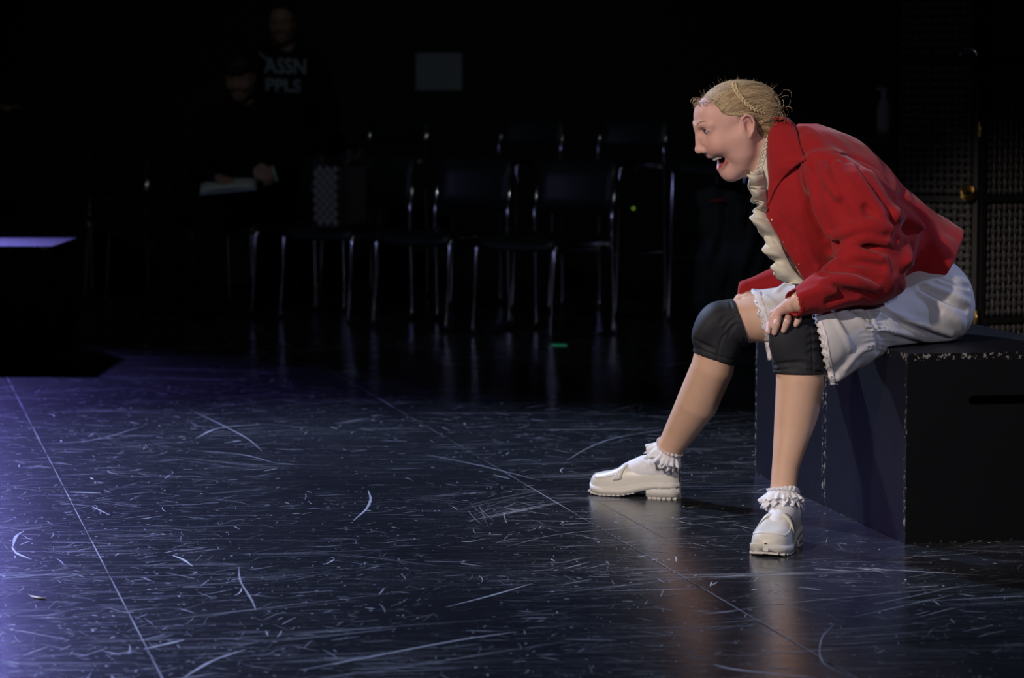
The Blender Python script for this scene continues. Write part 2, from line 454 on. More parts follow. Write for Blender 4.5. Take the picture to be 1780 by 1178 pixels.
marks = [([(915, 747), (1030, 746), (1150, 744)], .006, .30), ([(985, 800), (1030, 775), (1100, 755), (1330, 722)], .006, .22),
         ([(340, 762), (380, 744), (455, 737)], .011, .26), ([(330, 712), (385, 738), (430, 762), (456, 784)], .006, .22),
         ([(640, 852), (644, 868), (636, 885), (614, 905)], .012, .20), ([(775, 1055), (850, 1036), (925, 1014)], .009, .30),
         ([(1450, 985), (1560, 991), (1710, 1000)], .007, .24), ([(520, 1165), (650, 1140), (800, 1112), (900, 1098)], .010, .30),
         ([(20, 950), (30, 962), (55, 972)], .012, .24), ([(22, 950), (28, 932), (42, 922)], .012, .16),
         ([(318, 1178), (370, 1148), (428, 1128)], .010, .28), ([(415, 985), (418, 1010), (436, 1040), (445, 1060)], .008, .14),
         ([(300, 965), (318, 972), (335, 984)], .012, .36), ([(1060, 715), (1100, 705), (1140, 700)], .007, .2),
         ([(880, 950), (1000, 925), (1300, 905)], .004, .2), ([(1180, 905), (1400, 885)], .004, .14), ([(1210, 1070), (1400, 1045), (1780, 1010)], .004, .2),
         ([(1240, 1155), (1290, 1165), (1420, 1178)], .012, .26), ([(330, 782), (420, 790), (480, 805)], .006, .26), ([(60, 772), (160, 765), (250, 740)], .006, .2),
         ([(455, 737), (560, 745)], .004, .2), ([(1480, 1178), (1430, 1150), (1428, 1110), (1450, 1085)], .005, .14),
         ([(250, 1128), (320, 1112)], .012, .4), ([(860, 880), (960, 895)], .004, .2), ([(0, 1090), (120, 1112)], .006, .2),
         ([(1040, 872), (1100, 905), (1185, 952)], .0025, .01), ([(1130, 660), (1140, 685)], .01, .16), ([(1020, 690), (1140, 685)], .006, .2),
         ([(740, 790), (830, 808), (940, 835)], .006, .25), ([(160, 880), (190, 895)], .01, .2), ([(600, 735), (700, 730), (830, 740)], .003, .2), ([(120, 855), (175, 857)], .02, .18)]
for pxs, wd, g in marks:
    ribbon([G(q[0], q[1]) for q in catmull([np.array(p + (0,), float) for p in pxs], 5)], wd * .6, (g * 1.7, g * 1.7, g * 1.75))
for i in range(-3, 4):       # paint rubbed off along the sheet edges
    o_ = S0 + i * PW; u = 4.0
    while u < 12.4:
        L = .1 + .5 * random.random(); q0 = U_ * u + V_ * (o_ + .002); q1 = U_ * (u + L) + V_ * (o_ + .002)
        ribbon([q0, q0 * .66 + q1 * .34, q0 * .33 + q1 * .67, q1], .0028 if i in (0, -1) else .0014, grey(.06, .30, 1.4)); u += L + .04 * random.random()
scr = mb.build('floor_scratch_marks', M_scr, floor, colors=True); scr['kind'] = 'stuff'

# ---- bits of marking tape
def tape(name, pts, col, label, cat='tape', emit=0):
    m = plain('tape_' + name, col, .5)
    if emit:
        b = m.node_tree.nodes['Principled BSDF']; b.inputs['Emission Color'].default_value = col + (1,); b.inputs['Emission Strength'].default_value = emit
    t = MB(); P = np.array([[G(*pts[0]), G(*pts[1])], [G(*pts[3]), G(*pts[2])]]); P[:, :, 2] += .0012; t.grid(P, .0006)
    o = t.build(name, m); tag(o, label, cat); return o
tape('glow_tape', [(958, 598), (984, 598), (986, 602), (960, 602)], (.08, .75, .35), 'short strip of green glow tape at the front chair foot', emit=.05)
tape('spike_tape', [(96, 604), (120, 606), (118, 609), (96, 607)], (.8, .12, .2), 'small pink spike tape beside the left black box')
tape('paper_scrap', [(52, 1035), (78, 1040), (80, 1043), (56, 1040)], (.62, .45, .12), 'tiny yellow scrap lying on the lower left floor', 'scrap')

# ================================================================== BLACK BOXES
def box_mat():
    m, nt, b = nmat('chipped_black_paint')
    at = N(nt, 'ShaderNodeAttribute'); at.attribute_name = 'edge'
    tc = N(nt, 'ShaderNodeTexCoord')
    n1 = N(nt, 'ShaderNodeTexNoise', i_Scale=75.0, i_Detail=5.0, i_Roughness=.7); nt.links.new(tc.outputs['Object'], n1.inputs['Vector'])
    mp = N(nt, 'ShaderNodeMapping'); mp.inputs['Scale'].default_value = (90, 30, 45); nt.links.new(tc.outputs['Object'], mp.inputs['Vector'])
    n2 = N(nt, 'ShaderNodeTexNoise', i_Scale=1.0, i_Detail=3.0); nt.links.new(mp.outputs[0], n2.inputs['Vector'])
    r2 = N(nt, 'ShaderNodeMapRange'); r2.inputs[1].default_value = .755; r2.inputs[2].default_value = .79; nt.links.new(n2.outputs[0], r2.inputs[0])
    mu = N(nt, 'ShaderNodeMath', operation='MULTIPLY'); nt.links.new(n1.outputs[0], mu.inputs[0]); nt.links.new(at.outputs['Fac'], mu.inputs[1])
    r1 = N(nt, 'ShaderNodeMapRange'); r1.inputs[1].default_value = .585; r1.inputs[2].default_value = .62; nt.links.new(mu.outputs[0], r1.inputs[0])
    mx = N(nt, 'ShaderNodeMath', operation='MAXIMUM'); nt.links.new(r1.outputs[0], mx.inputs[0]); nt.links.new(r2.outputs[0], mx.inputs[1])
    cm = N(nt, 'ShaderNodeMixRGB'); nt.links.new(mx.outputs[0], cm.inputs[0]); cm.inputs[1].default_value = (.0032, .0032, .004, 1); cm.inputs[2].default_value = (.22, .21, .20, 1)
    nt.links.new(cm.outputs[0], b.inputs['Base Color']); b.inputs['Roughness'].default_value = .5; b.inputs['Specular IOR Level'].default_value = .2
    n3 = N(nt, 'ShaderNodeTexNoise', i_Scale=14.0, i_Detail=5.0); nt.links.new(tc.outputs['Object'], n3.inputs['Vector'])
    bp = N(nt, 'ShaderNodeBump', i_Strength=.15, i_Distance=.003); nt.links.new(n3.outputs[0], bp.inputs['Height']); nt.links.new(bp.outputs[0], b.inputs['Normal'])
    return m
M_box = box_mat()
def panel(name, w, h, t, parent, M, slot=None, mat=None):
    """board w x h x t in its own x,z plane; edge attribute = 1 at the rim; slot = (cx, cz, len, high) hand hole"""
    bm = bmesh.new(); al = bm.verts.layers.float.new('edge')
    n = 15
    if slot is None:
        def g(L): return sorted(set([0, .004, .012] + [L * i / n for i in range(1, n)] + [L - .012, L - .004, L]))
        X, Z = g(w), g(h); vs = [[bm.verts.new((x - w / 2, 0, z - h / 2)) for z in Z] for x in X]
        for i in range(len(X) - 1):
            for j in range(len(Z) - 1): bm.faces.new((vs[i][j], vs[i + 1][j], vs[i + 1][j + 1], vs[i][j + 1]))
    else:
        cx, cz, L, H = slot; hole = []
        for k in range(10): a = math.pi / 2 + math.pi * k / 9; hole.append((cx - L / 2 + H / 2 + math.cos(a) * H / 2, cz + math.sin(a) * H / 2))
        for k in range(10): a = -math.pi / 2 + math.pi * k / 9; hole.append((cx + L / 2 - H / 2 + math.cos(a) * H / 2, cz + math.sin(a) * H / 2))
        rings = []
        for m_ in (0, .004, .012):
            hw, hh = w / 2 - m_, h / 2 - m_; ring = []
            for k in range(12): ring.append((-hw + 2 * hw * k / 12, -hh))
            for k in range(12): ring.append((hw, -hh + 2 * hh * k / 12))
            for k in range(12): ring.append((hw - 2 * hw * k / 12, hh))
            for k in range(12): ring.append((-hw, hh - 2 * hh * k / 12))
            rings.append([bm.verts.new((x, 0, z)) for x, z in ring])
        for a, b in ((0, 1), (1, 2)):
            for k in range(48): q = (k + 1) % 48; bm.faces.new((rings[a][k], rings[a][q], rings[b][q], rings[b][k]))
        hv = [bm.verts.new((x, 0, z)) for x, z in hole]
        ed = [bm.edges.get((rings[2][k], rings[2][(k + 1) % 48])) for k in range(48)] + [bm.edges.new((hv[k], hv[(k + 1) % 20])) for k in range(20)]
        bmesh.ops.triangle_fill(bm, use_beauty=True, use_dissolve=False, edges=ed)
    bmesh.ops.recalc_face_normals(bm, faces=bm.faces[:])
    r = bmesh.ops.extrude_face_region(bm, geom=bm.faces[:])
    for v in r['geom']:
        if isinstance(v, bmesh.types.BMVert): v.co.y += t
    bmesh.ops.recalc_face_normals(bm, faces=bm.faces[:])
    for v in bm.verts:
        e = min(w / 2 - abs(v.co.x), h / 2 - abs(v.co.z)); v[al] = 1.06 if e < .002 else (.90 if e < .006 else (.58 if e < .014 else .28))
    me = bpy.data.meshes.new(name); bm.to_mesh(me); bm.free()
    o = link(name, me, mat or M_box, parent); o.matrix_local = M; return o
def black_box(label, origin, rz, w, dep, h, slot=True):
    """origin = near left bottom corner; x right, y away"""
    r = empty('black_box', origin, rz); tag(r, label, 'box', 'black plywood stage boxes'); t = .015
    Mt = Matrix.Translation; Rz = lambda a: Matrix.Rotation(a, 4, 'Z')
    panel('front_panel', w, h - t, t, r, Mt((w / 2, 0, (h - t) / 2)), slot=(0, .44 * h * .5 + .02, .15, .022) if slot else None)
    panel('back_panel', w, h - t, t, r, Mt((w / 2, dep, (h - t) / 2)) @ Rz(math.pi))
    panel('side_panel', dep - 2 * t, h - t, t, r, Mt((0, dep / 2, (h - t) / 2)) @ Rz(-math.pi / 2))
    panel('side_panel', dep - 2 * t, h - t, t, r, Mt((w, dep / 2, (h - t) / 2)) @ Rz(math.pi / 2))
    panel('top_panel', w, dep, t, r, Mt((w / 2, dep / 2, h)) @ Matrix.Rotation(-math.pi / 2, 4, 'X'))
    return r
BC = G(1573, 945); BD = unit((G(1440, 882) - BC)[:2]); brz = math.atan2(BD[1], BD[0]) - math.pi / 2
BH = .447
black_box('chipped black wooden box the laughing woman sits on', (BC[0], BC[1], .001), brz, .457, .612, BH)
q = BC[:2] + BD * .616
black_box('black wooden box butted behind the box she sits on', (q[0], q[1], .001), brz, .457, .612, BH, slot=False)
q = G(93, 625)
lw = .61; black_box('black wooden box at the left edge of the stage', (q[0] - lw, q[1], .001), 0, lw, .62, .452, slot=False)
# ================================================================== LAUGHING WOMAN
M_skin = attr_mat('skin', .56, .30, sss=.12, noise=.05, nscale=50, bump=.05, bscale=500)
M_red = plain('red_cotton', (.295, .0125, .016), .82, spec=.1, noise=.10, nscale=25, bump=.12, bscale=900, sheen=.12)
M_white = plain('white_cotton', (.60, .585, .59), .75, spec=.2, noise=.05, nscale=20, bump=.12, bscale=900)
M_cream = plain('cream_crepe', (.62, .58, .465), .75, spec=.2, noise=.06, nscale=40, bump=.15, bscale=700)
M_pad = plain('black_stretch_fabric', (.020, .021, .025), .68, spec=.25, noise=.2, nscale=60, bump=.1, bscale=900)
M_sock = plain('white_sock_knit', (.78, .78, .82), .8, spec=.2, noise=.04, bump=.15, bscale=700)
M_shoe = plain('off_white_leather', (.64, .62, .56), .36, spec=.45, noise=.05, nscale=15)
M_sole = plain('off_white_rubber', (.64, .62, .57), .55, noise=.05, nscale=15)
M_pearl = plain('pearl_button', (.8, .76, .72), .25, spec=.6, noise=.02)
M_tooth = plain('tooth_enamel', (.88, .82, .68), .25, spec=.5, noise=.03)
M_mouth = plain('mouth_flesh', (.33, .065, .06), .35, noise=.1)
M_eye = attr_mat('eye_ball', .12, .6, noise=0)
M_lash = plain('dark_lash', (.035, .02, .014), .6)
M_brow = plain('light_brown_brow', (.32, .18, .11), .7)
M_hair = attr_mat('blonde_hair', .66, .16, noise=.2, nscale=200)
def lace_mat(name, col, scale, hole):
    m, nt, b = nmat(name); tc = N(nt, 'ShaderNodeTexCoord')
    vo = N(nt, 'ShaderNodeTexVoronoi', i_Scale=scale); nt.links.new(tc.outputs['Object'], vo.inputs['Vector'])
    gt = N(nt, 'ShaderNodeMath', operation='GREATER_THAN'); gt.inputs[1].default_value = hole; nt.links.new(vo.outputs['Distance'], gt.inputs[0])
    b.inputs['Base Color'].default_value = col + (1,); b.inputs['Roughness'].default_value = .8; nt.links.new(gt.outputs[0], b.inputs['Alpha']); return m
M_lace = lace_mat('white_lace', (.74, .70, .72), 170, .30)
M_frill = lace_mat('white_frill_lace', (.82, .82, .86), 330, .27)

woman = empty('person', (W(1388, 970, 6.2)[0], 6.45, 0))
tag(woman, 'laughing woman in red jacket, white bloomers and black kneepads seated on a black box', 'person')

# ---- joints
hipN, hipF = W(1615, 530, 6.60), W(1590, 530, 6.81)
kneeN, ankN = W(1387, 586, 6.365), W(1360, 872, 6.265)
kneeF, ankF = W(1256, 565, 6.87), W(1160, 785, 6.985)
SP = unit((-.70, 0, .71)); FRT = unit((-.71, 0, -.70)); LAT = np.array([0, -1.0, 0])
AX = [SP, FRT, LAT]

# ---- head frame: origin between the ears; face turned a little to the audience and tipped forward
yaw, tip = math.radians(12), math.radians(13)
fh = np.array([-math.cos(yaw), -math.sin(yaw), 0]); zz = np.array([0, 0, 1.0])
HF = math.cos(tip) * fh - math.sin(tip) * zz; HU = math.sin(tip) * fh + math.cos(tip) * zz; HL = np.cross(HU, HF)
HO = W(1301, 222, 6.58) - .074 * HL
class Frame:
    def __init__(s, O, F, L, U, k=1.0): s.O, s.F, s.L, s.U, s.k = O, F, L, U, k; s.A = [F, L, U]
    def __call__(s, f, l, u): return s.O + s.k * .001 * (f * s.F + l * s.L + u * s.U)
    def local(s, p): q = (np.asarray(p) - s.O) / s.k * 1000; return np.stack([q @ s.F, q @ s.L, q @ s.U], 1)
HD = Frame(HO, HF, HL, HU)

def head_ops(S, H, laugh=True):
    m = .001 * H.k
    def e(c, r, k=12, op='u', A=None): S.ell(H(*c), [x * m for x in r], k * m, op, A or H.A)
    def p(pts, rr, k=10, op='u'): S.poly([H(*q) for q in pts], [x * m for x in (rr if hasattr(rr, '__len__') else [rr] * len(pts))], k * m, op)
    e((8, 0, 36), (92, 73, 72)); e((52, 0, 0), (50, 60, 62), 20); e((68, 0, 44), (36, 54, 44), 16)
    dz = 0 if laugh else 18; df = 0 if laugh else 10
    df = df - (8 if laugh else 0); p([(56 + df, 0, -99 + dz), (50 + df, 0, -97 + dz)], [16.5, 18], 14)
    p([(48 + df, 0, -96 + dz), (24, 0, -92 + dz), (-6, 0, -84)], [20, 26, 36], 22)      # under the chin
    for s in (1, -1):
        p([(52 + df, s * 12, -100 + dz), (34 + df, s * 34, -86 + dz), (12, s * 48, -58 + dz * .4), (6, s * 54, -20)], [15, 17, 20, 22], 26)
        e((62, s * 36, -27), (31, 24, 25), 22)          # cheeks
        p([(26, s * 44, -22), (30, s * 40, -56 + dz * .5)], [24, 22], 24)
        p([(100, s * 8, 27), (96, s * 26, 30), (82, s * 45, 25)], [9, 9, 8], 11)   # brow ridge
    p([(104, 0, 26), (107, 0, 10), (110, 0, -10), (113, 0, -26)], [8, 6.5, 7, 7.5], 9)        # nose
    e((112.5, 0, -31.5), (9.5, 9.5, 8.5), 8)
    for s in (1, -1):
        p([(98, s * 10, -4), (95, s * 14, -16), (88, s * 19, -26), (84, s * 24, -38)], [8, 9.5, 9.5, 9], 14)
        e((102, s * 12, -33), (10, 7, 8), 7)
        e((104, s * 31, 13.5), (10, 15, 6.5), 10, 's')      # eye sockets
        e((83.5, s * 33, 13.2), (13.5, 16.5, 11), 5)         # lids
        e((107, s * 5.5, -41.5), (5, 3, 2.6), 2, 's')
    p([(42, 0, -70 + dz), (70, 0, -46)], [31, 23], 16)   # muzzle
    p([(66, 0, -46), (82, 0, -43.5)], [22, 13], 12)
    if laugh:
        p([(58, 0, -93), (62, 0, -88)], [13, 11], 12)
        up = [(60, 35.5, -49), (69, 30, -43.5), (81, 14, -44), (85.5, 0, -45.5), (81, -14, -44), (69, -30, -43.5), (60, -35.5, -49)]
        lo = [(60, 35, -53), (61, 31, -68), (67, 18, -81), (71.5, 0, -84.5), (67, -18, -81), (61, -31, -68), (60, -35, -53)]
        p(up, [2.6, 3.4, 3.8, 3.8, 3.8, 3.4, 2.6], 12); p(lo, [3.4, 5, 5.8, 6.2, 5.8, 5, 3.4], 8)
        e((74, 0, -64.5), (30, 38.5, 17), 3, 's', [unit(.80 * H.F - .50 * H.U), H.L, unit(.50 * H.F + .80 * H.U)])
        e((58, 0, -66), (30, 27, 16), 3, 's')
        for s in () : p([(92, s * 28, -34), (78, s * 39, -42), (60, s * 47, -56), (52, s * 45, -72)], [.5, 1, 1, .5], 12, 's')   # smile fold
    else:
        p([(90, 22, -58), (97, 0, -56), (90, -22, -58)], [4, 5.5, 4], 6); p([(88, 20, -66), (95, 0, -67), (88, -20, -66)], [4, 6, 4], 6)
    for s in (1, -1):       # ears
        E = [unit(.93 * H.F + .20 * s * H.L * 1 + .2 * H.U), None, unit(-.22 * H.F + .97 * H.U)]; E[1] = unit(np.cross(E[2], E[0])); E[0] = np.cross(E[1], E[2])
        e((2, s * 71, 4), (17, 7, 28), 5, 'u', E)
        rim = [(14, s * 73, 9), (12, s * 77, 25), (1, s * 79, 32), (-12, s * 79, 25), (-15, s * 79, 9), (-9, s * 77, -9), (1, s * 74, -21)]
        p(rim, [3, 3.4, 3.6, 3.6, 3.4, 3.4, 5], 3)
        e((1, s * 80, 5), (9.5, 7, 15), 3, 's', E); p([(-4, s * 81, 23), (-9, s * 81, 11)], [2.6, 2.6], 3, 's')
        e((12, s * 75, -2), (4, 3.5, 6), 4)

# ---- knee pads (worn on the legs, the hands rest on them)
padN = Sculpt(); padN.poly([W(1450, 560, 6.44), kneeN, W(1389, 650, 6.348)], [.064, .066, .061], .02)
padN.ell(W(1366, 592, 6.322), (.040, .030, .055), .02)
padN_base = padN.copy()
padN.plane(W(1389, 649, 6.34), (-.02, -.06, -1)); padN.plane(W(1438, 560, 6.42), unit((.80, .55, .1)))
for y in (556, 571, 586, 600, 614): padN.stroke([(1404, y), (1420, y - 4), (1433, y + 2)], .0045, 'groove', .006, base=padN_base)
for x, y in ((1345, 634), (1368, 632)): padN.stroke([(x, y), (x + 25, y - 3), (x + 52, y + 3)], .004, 'groove', .006, base=padN_base)
padN.stroke([(1407, 548), (1412, 590), (1414, 645)], .0028, 'groove', .003, base=padN_base, taper=False)
padN.stroke([(1342, 643), (1385, 641), (1430, 647)], .0020, 'groove', .002, base=padN_base, taper=False)
padF = Sculpt(); padF.poly([W(1300, 556, 6.865), kneeF, W(1241, 627, 6.878)], [.061, .063, .057], .02)
padF.ell(W(1231, 566, 6.855), (.032, .045, .058), .018, R=[unit((.83, 0, -.55)), (0, 1, 0), unit((.55, 0, .83))])
padF_base = padF.copy()
padF.plane(W(1287, 556, 6.86), unit((.943, 0, .333))); padF.plane(W(1242, 624, 6.87), unit((-.31, 0, -.95)))
padF.stroke([(1268, 525), (1282, 560), (1297, 598)], .002, 'groove', .002, base=padF_base, taper=False)
padF.stroke([(1246, 628), (1254, 590), (1276, 566), (1284, 562)], .0025, 'groove', .003, base=padF_base, taper=False)
padF.stroke([(1209, 604), (1240, 616), (1276, 626)], .002, 'groove', .002, base=padF_base, taper=False)
for d in (0, 12, 24): padF.stroke([(1252 + d * .6, 560 + d), (1264 + d * .3, 548 + d), (1278, 540 + d)], .0045, 'groove', .006, base=padF_base)
padF.stroke([(1208, 590), (1225, 600), (1240, 606)], .005, 'groove', .007, base=padF_base)

# ---- shoes: frames first (feet and socks sit inside them)
def shoe_frame(heel, toe):
    X = np.array([toe[0] - heel[0], toe[1] - heel[1], 0]); X = X / np.linalg.norm(X); return np.array([heel[0], heel[1], 0]), X, np.array([-X[1], X[0], 0])
shN = shoe_frame((W(1377, 950, 6.335)[0], 6.335), (W(1331, 968, 6.10)[0], 6.10))
shF = shoe_frame((W(1181, 868, 7.0)[0], 7.0), (W(1181, 868, 7.0)[0] - .225, 7.105))
def SL(fr, x, y, z): return fr[0] + fr[1] * x + fr[2] * y + np.array([0, 0, z])

# ---- the body, one continuous figure
body = Sculpt()
body.ell(W(1440, 342, 6.67), (.17, .095, .15), .03, R=AX); body.ell(W(1530, 440, 6.69), (.14, .075, .105), .05, R=AX)
body.ell(W(1598, 522, 6.70), (.085, .075, .130), .05, R=AX)
body.poly([hipN + np.array([0, .04, 0]), W(1500, 556, 6.48), kneeN], [.062, .056, .052], .03); body.poly([hipF, W(1420, 552, 6.84), W(1310, 555, 6.87), kneeF], [.070, .066, .0585, .052], .03)
body.poly([kneeN, W(1390, 664, 6.345), W(1379, 745, 6.325), W(1365, 815, 6.295), ankN], [.052, .0555, .0455, .0315, .030], .015)
body.ell(W(1398, 690, 6.365), (.034, .040, .085), .03)
body.poly([kneeF, W(1238, 640, 6.88), W(1212, 700, 6.92), W(1182, 750, 6.965), ankF], [.052, .0545, .0535, .041, .031], .015)
for fr, an in ((shN, ankN), (shF, ankF)):
    body.poly([an, SL(fr, .055, 0, .085), SL(fr, .12, 0, .062), SL(fr, .19, 0, .042)], [.030, .031, .026, .018], .02)
    body.cone(SL(fr, .035, 0, .066), SL(fr, .06, 0, .07), .024, .028, .015)
body.poly([HD(-14, 0, -40), W(1338, 268, 6.66), W(1385, 300, 6.67)], [.050, .052, .060], .02); body.cone(HD(-2, 0, -70), W(1345, 300, 6.66), .040, .045, .02)
body.poly([W(1400, 290, 6.67), W(1432, 303, 6.52)], [.045, .045], .03); body.poly([W(1400, 290, 6.68), W(1428, 303, 6.83)], [.045, .045], .03)
elbN, wriN = W(1543, 470, 6.42), W(1392, 524, 6.283)
body.poly([W(1432, 303, 6.52), elbN, wriN], [.045, .038, .026], .02)
elbF, wriF = W(1455, 475, 6.98), W(1322, 507, 6.935)
body.poly([W(1428, 303, 6.83), elbF, wriF], [.050, .038, .025], .02)
def lifted(S, px, py, up): p = S.hit(px, py); return p - unit(p - CAM) * up
kn = [lifted(padN_base, 1344, 545, .018), lifted(padN_base, 1356, 541, .021), lifted(padN_base, 1374, 538.5, .021), lifted(padN_base, 1390, 541, .017)]
md = [lifted(padN_base, 1338, 563, .015), lifted(padN_base, 1350, 563, .018), lifted(padN_base, 1368, 560, .018), lifted(padN_base, 1387.5, 556, .014)]
tp = [lifted(padN_base, 1335.5, 577, .007), lifted(padN_base, 1346, 578.5, .007), lifted(padN_base, 1362, 574.5, .007), lifted(padN_base, 1383, 564.5, .006)]
wr = W(1384, 525, 6.282)
for i in range(4):
    body.poly([wr * .75 + kn[i] * .25, wr * .4 + kn[i] * .6, kn[i]], [.018, .0118, .0090], .005)
    body.poly([kn[i], kn[i] * .5 + md[i] * .5, md[i], md[i] * .45 + tp[i] * .55, tp[i]], [.0094, .0083, .0085, .0076, .0064] if i < 3 else [.009, .0078, .0080, .0070, .0060], .003)
body.poly([W(1376, 529, 6.30), W(1356, 539, 6.315), W(1345, 553, 6.318), W(1344, 566, 6.312)], [.014, .0115, .0100, .0080], .006)
for i in range(4):        # far hand, draped over the far knee
    y = 6.895 + i * .019; k_ = np.array([W(1297, 512, y)[0], y, W(1290, 513 + abs(i - 1.4) * 2, 6.92)[2]])
    body.poly([wriF, k_], [.017, .0105], .010)
    body.poly([k_, k_ + np.array([-.018, .004, -.004]), k_ + np.array([-.030, .008, -.020]), k_ + np.array([-.034, .01, -.040])], [.0095, .0088, .0082, .0066], .003)
body.poly([wriF, W(1306, 518, 6.89), W(1298, 530, 6.88)], [.014, .011, .008], .006)
head_ops(body, HD)
xs = axis((.36, .71, .0019), (.71, 1.14, .0045)); ys = axis((6.02, 6.24, .004), (6.24, 6.34, .0019), (6.34, 6.55, .004), (6.55, 6.74, .0019), (6.74, 7.18, .004))
zs = axis((.005, .44, .004), (.44, .58, .0022), (.58, .83, .004), (.83, 1.125, .0019))
V, Q = body.mesh(xs, ys, zs)
# colour of the skin itself: face, lips, cheeks, hands, legs
lc = HD.local(V); f_, l_, u_ = lc[:, 0], np.abs(lc[:, 1]), lc[:, 2]
col = np.tile(np.array([.60, .375, .265]), (len(V), 1))
def blend(c, wgt): 
    global col
    col = col * (1 - wgt[:, None]) + np.array(c) * wgt[:, None]
hz = np.clip((V[:, 2] - .80) / .05, 0, 1); blend((.60, .345, .285), hz)
hand = ((np.linalg.norm(V - np.array(kn[1]), axis=1) < .09) & (V[:, 1] < 6.36)).astype(float); blend((.60, .37, .30), hand)
def near(c, r): return np.clip(1.3 - np.sqrt(((f_ - c[0]) / r[0]) ** 2 + ((l_ - c[1]) / r[1]) ** 2 + ((u_ - c[2]) / r[2]) ** 2), 0, 1)
blend((.62, .29, .225), near((80, 40, -26), (34, 26, 26)) * .55)
blend((.60, .28, .22), near((115, 0, -30), (14, 14, 12)) * .35)
blend((.62, .30, .24), near((-5, 78, 5), (26, 12, 34)) * .5)
def pathd(pts):
    P = np.array(pts, float); q = np.stack([f_, l_, u_], 1); d = np.full(len(q), 1e9)
    for i in range(len(P) - 1):
        ba = P[i + 1] - P[i]; pa = q - P[i]; h = np.clip(pa @ ba / (ba @ ba), 0, 1); d = np.minimum(d, np.linalg.norm(pa - h[:, None] * ba, axis=1))
    return d
dl = np.minimum(pathd([(60, 35.5, -49), (69, 30, -43.5), (81, 14, -44), (85.5, 0, -45.5)]), pathd([(60, 37, -53), (61, 32, -68), (67, 18, -81), (71.5, 0, -84.5)]))
blend((.50, .16, .135), np.clip(1.75 - dl / 5.2, 0, 1))
ins = (((f_ - 74) * .80 - (u_ + 64.5) * .50) / .943) ** 2 / 32 ** 2 + l_ ** 2 / 40 ** 2 + (((f_ - 74) * .50 + (u_ + 64.5) * .80) / .943) ** 2 / 18 ** 2
ins2 = (f_ - 58) ** 2 / 31 ** 2 + l_ ** 2 / 28 ** 2 + (u_ + 66) ** 2 / 17 ** 2
inside = (np.minimum(ins, ins2) < 1.08) & (f_ > 30) & (f_ < 84); blend((.20, .03, .028), np.where(inside, np.clip((dl - 4.2) / 1.5, 0, 1), 0.0))
bo = mesh_np('body', V, Q, M_skin, None, True, col); place(bo, woman)

# ---- eyes, lashes, brows, teeth, tongue
for s in (1, -1):
    mb = MB(); mb.col = (.42, .38, .36); mb.ell(HD(87.6, s * 33, 12.9), (.0124, .0140, .0064), np.array(HD.A).T)
    mb.col = (.035, .03, .03); mb.ell(HD(94.6, s * 32.5, 13.2), (.0060, .0088, .0060), np.array(HD.A).T, 12, 8)
    mb.build('eye', M_eye, colors=True, root=woman)
    mb = MB(); mb.tube(catmull([HD(96.5, s * 21, 13.0), HD(98.3, s * 30, 17.0), HD(95.2, s * 39, 16.8), HD(87.5, s * 48.5, 11)], 4), [.0006] + [.0012] * 11 + [.0007], 6)
    for k in range(9):
        a = k / 8; p0 = np.array(HD(98 - 8 * a ** 2, s * (26 + 22 * a), 16.8 - 4.8 * a ** 2)); mb.tube([p0, p0 + .001 * (3.5 * HF + 1.5 * a * s * HL + .6 * HU), p0 + .001 * (6 * HF + 3 * a * s * HL + 2.6 * HU)], [.0005, .0004, .0002], 4)
    mb.build('eyelash', M_lash, root=woman)
    mb = MB(); mb.tube(catmull([HD(108.5, s * 13, 28), HD(105.5, s * 25, 36.5), HD(97, s * 39, 38.5), HD(83.5, s * 52, 32)], 5), [.0009] + [.0019] * 10 + [.0015] * 4 + [.0006], 6)
    mb.build('eyebrow', M_brow, root=woman)
def arch(t, r, c):       # dental arch, t in -1..1
    a = t * 1.3; return c[0] + r[0] * (math.cos(a) - 1), r[1] * math.sin(a)
teeth = MB()
for i in range(14):
    t = (i - 6.5) / 6.5; f0, l0 = arch(t, (28, 34), (84.8, 0)); big = 1 - .30 * abs(t)
    tn = np.array([math.cos(t * 1.25), math.sin(t * 1.25)]); Fx = unit(tn[0] * HF + tn[1] * HL); Lx = unit(-tn[1] * HF + tn[0] * HL)
    teeth.ell(HD(f0 - 1.0, l0, -57.5 + abs(t) * 4.5), (.0027, .0033, .0090 * big), np.array([Fx, Lx, unit(HU + .35 * HF)]).T, 10, 8)
teeth.build('upper_teeth', M_tooth, root=woman)
teeth = MB()
for i in range(10):
    t = (i - 4.5) / 4.5; f0, l0 = arch(t, (22, 19), (63, 0)); tn = np.array([math.cos(t * 1.2), math.sin(t * 1.2)])
    teeth.ell(HD(f0 - 2, l0, -80 + abs(t) * 6), (.0018, .0021, .0036), np.array([unit(tn[0] * HF + tn[1] * HL), unit(-tn[1] * HF + tn[0] * HL), HU]).T, 8, 6)
teeth.build('lower_teeth', M_tooth, root=woman)
mb = MB(); mb.ell(HD(56, 0, -77), (.020, .018, .007), np.array([unit(.8 * HF - .4 * HU), HL, unit(.4 * HF + .8 * HU)]).T); mb.build('tongue', M_mouth, root=woman)

# ---- knee pads
V, Q = padN.mesh(axis((.58, .80, .0025)), axis((6.24, 6.55, .0025)), axis((.38, .60, .0025))); place(mesh_np('kneepad', V, Q, M_pad), woman)
V, Q = padF.mesh(axis((.43, .66, .0028)), axis((6.75, 6.98, .0028)), axis((.36, .58, .0028))); place(mesh_np('kneepad', V, Q, M_pad), woman)

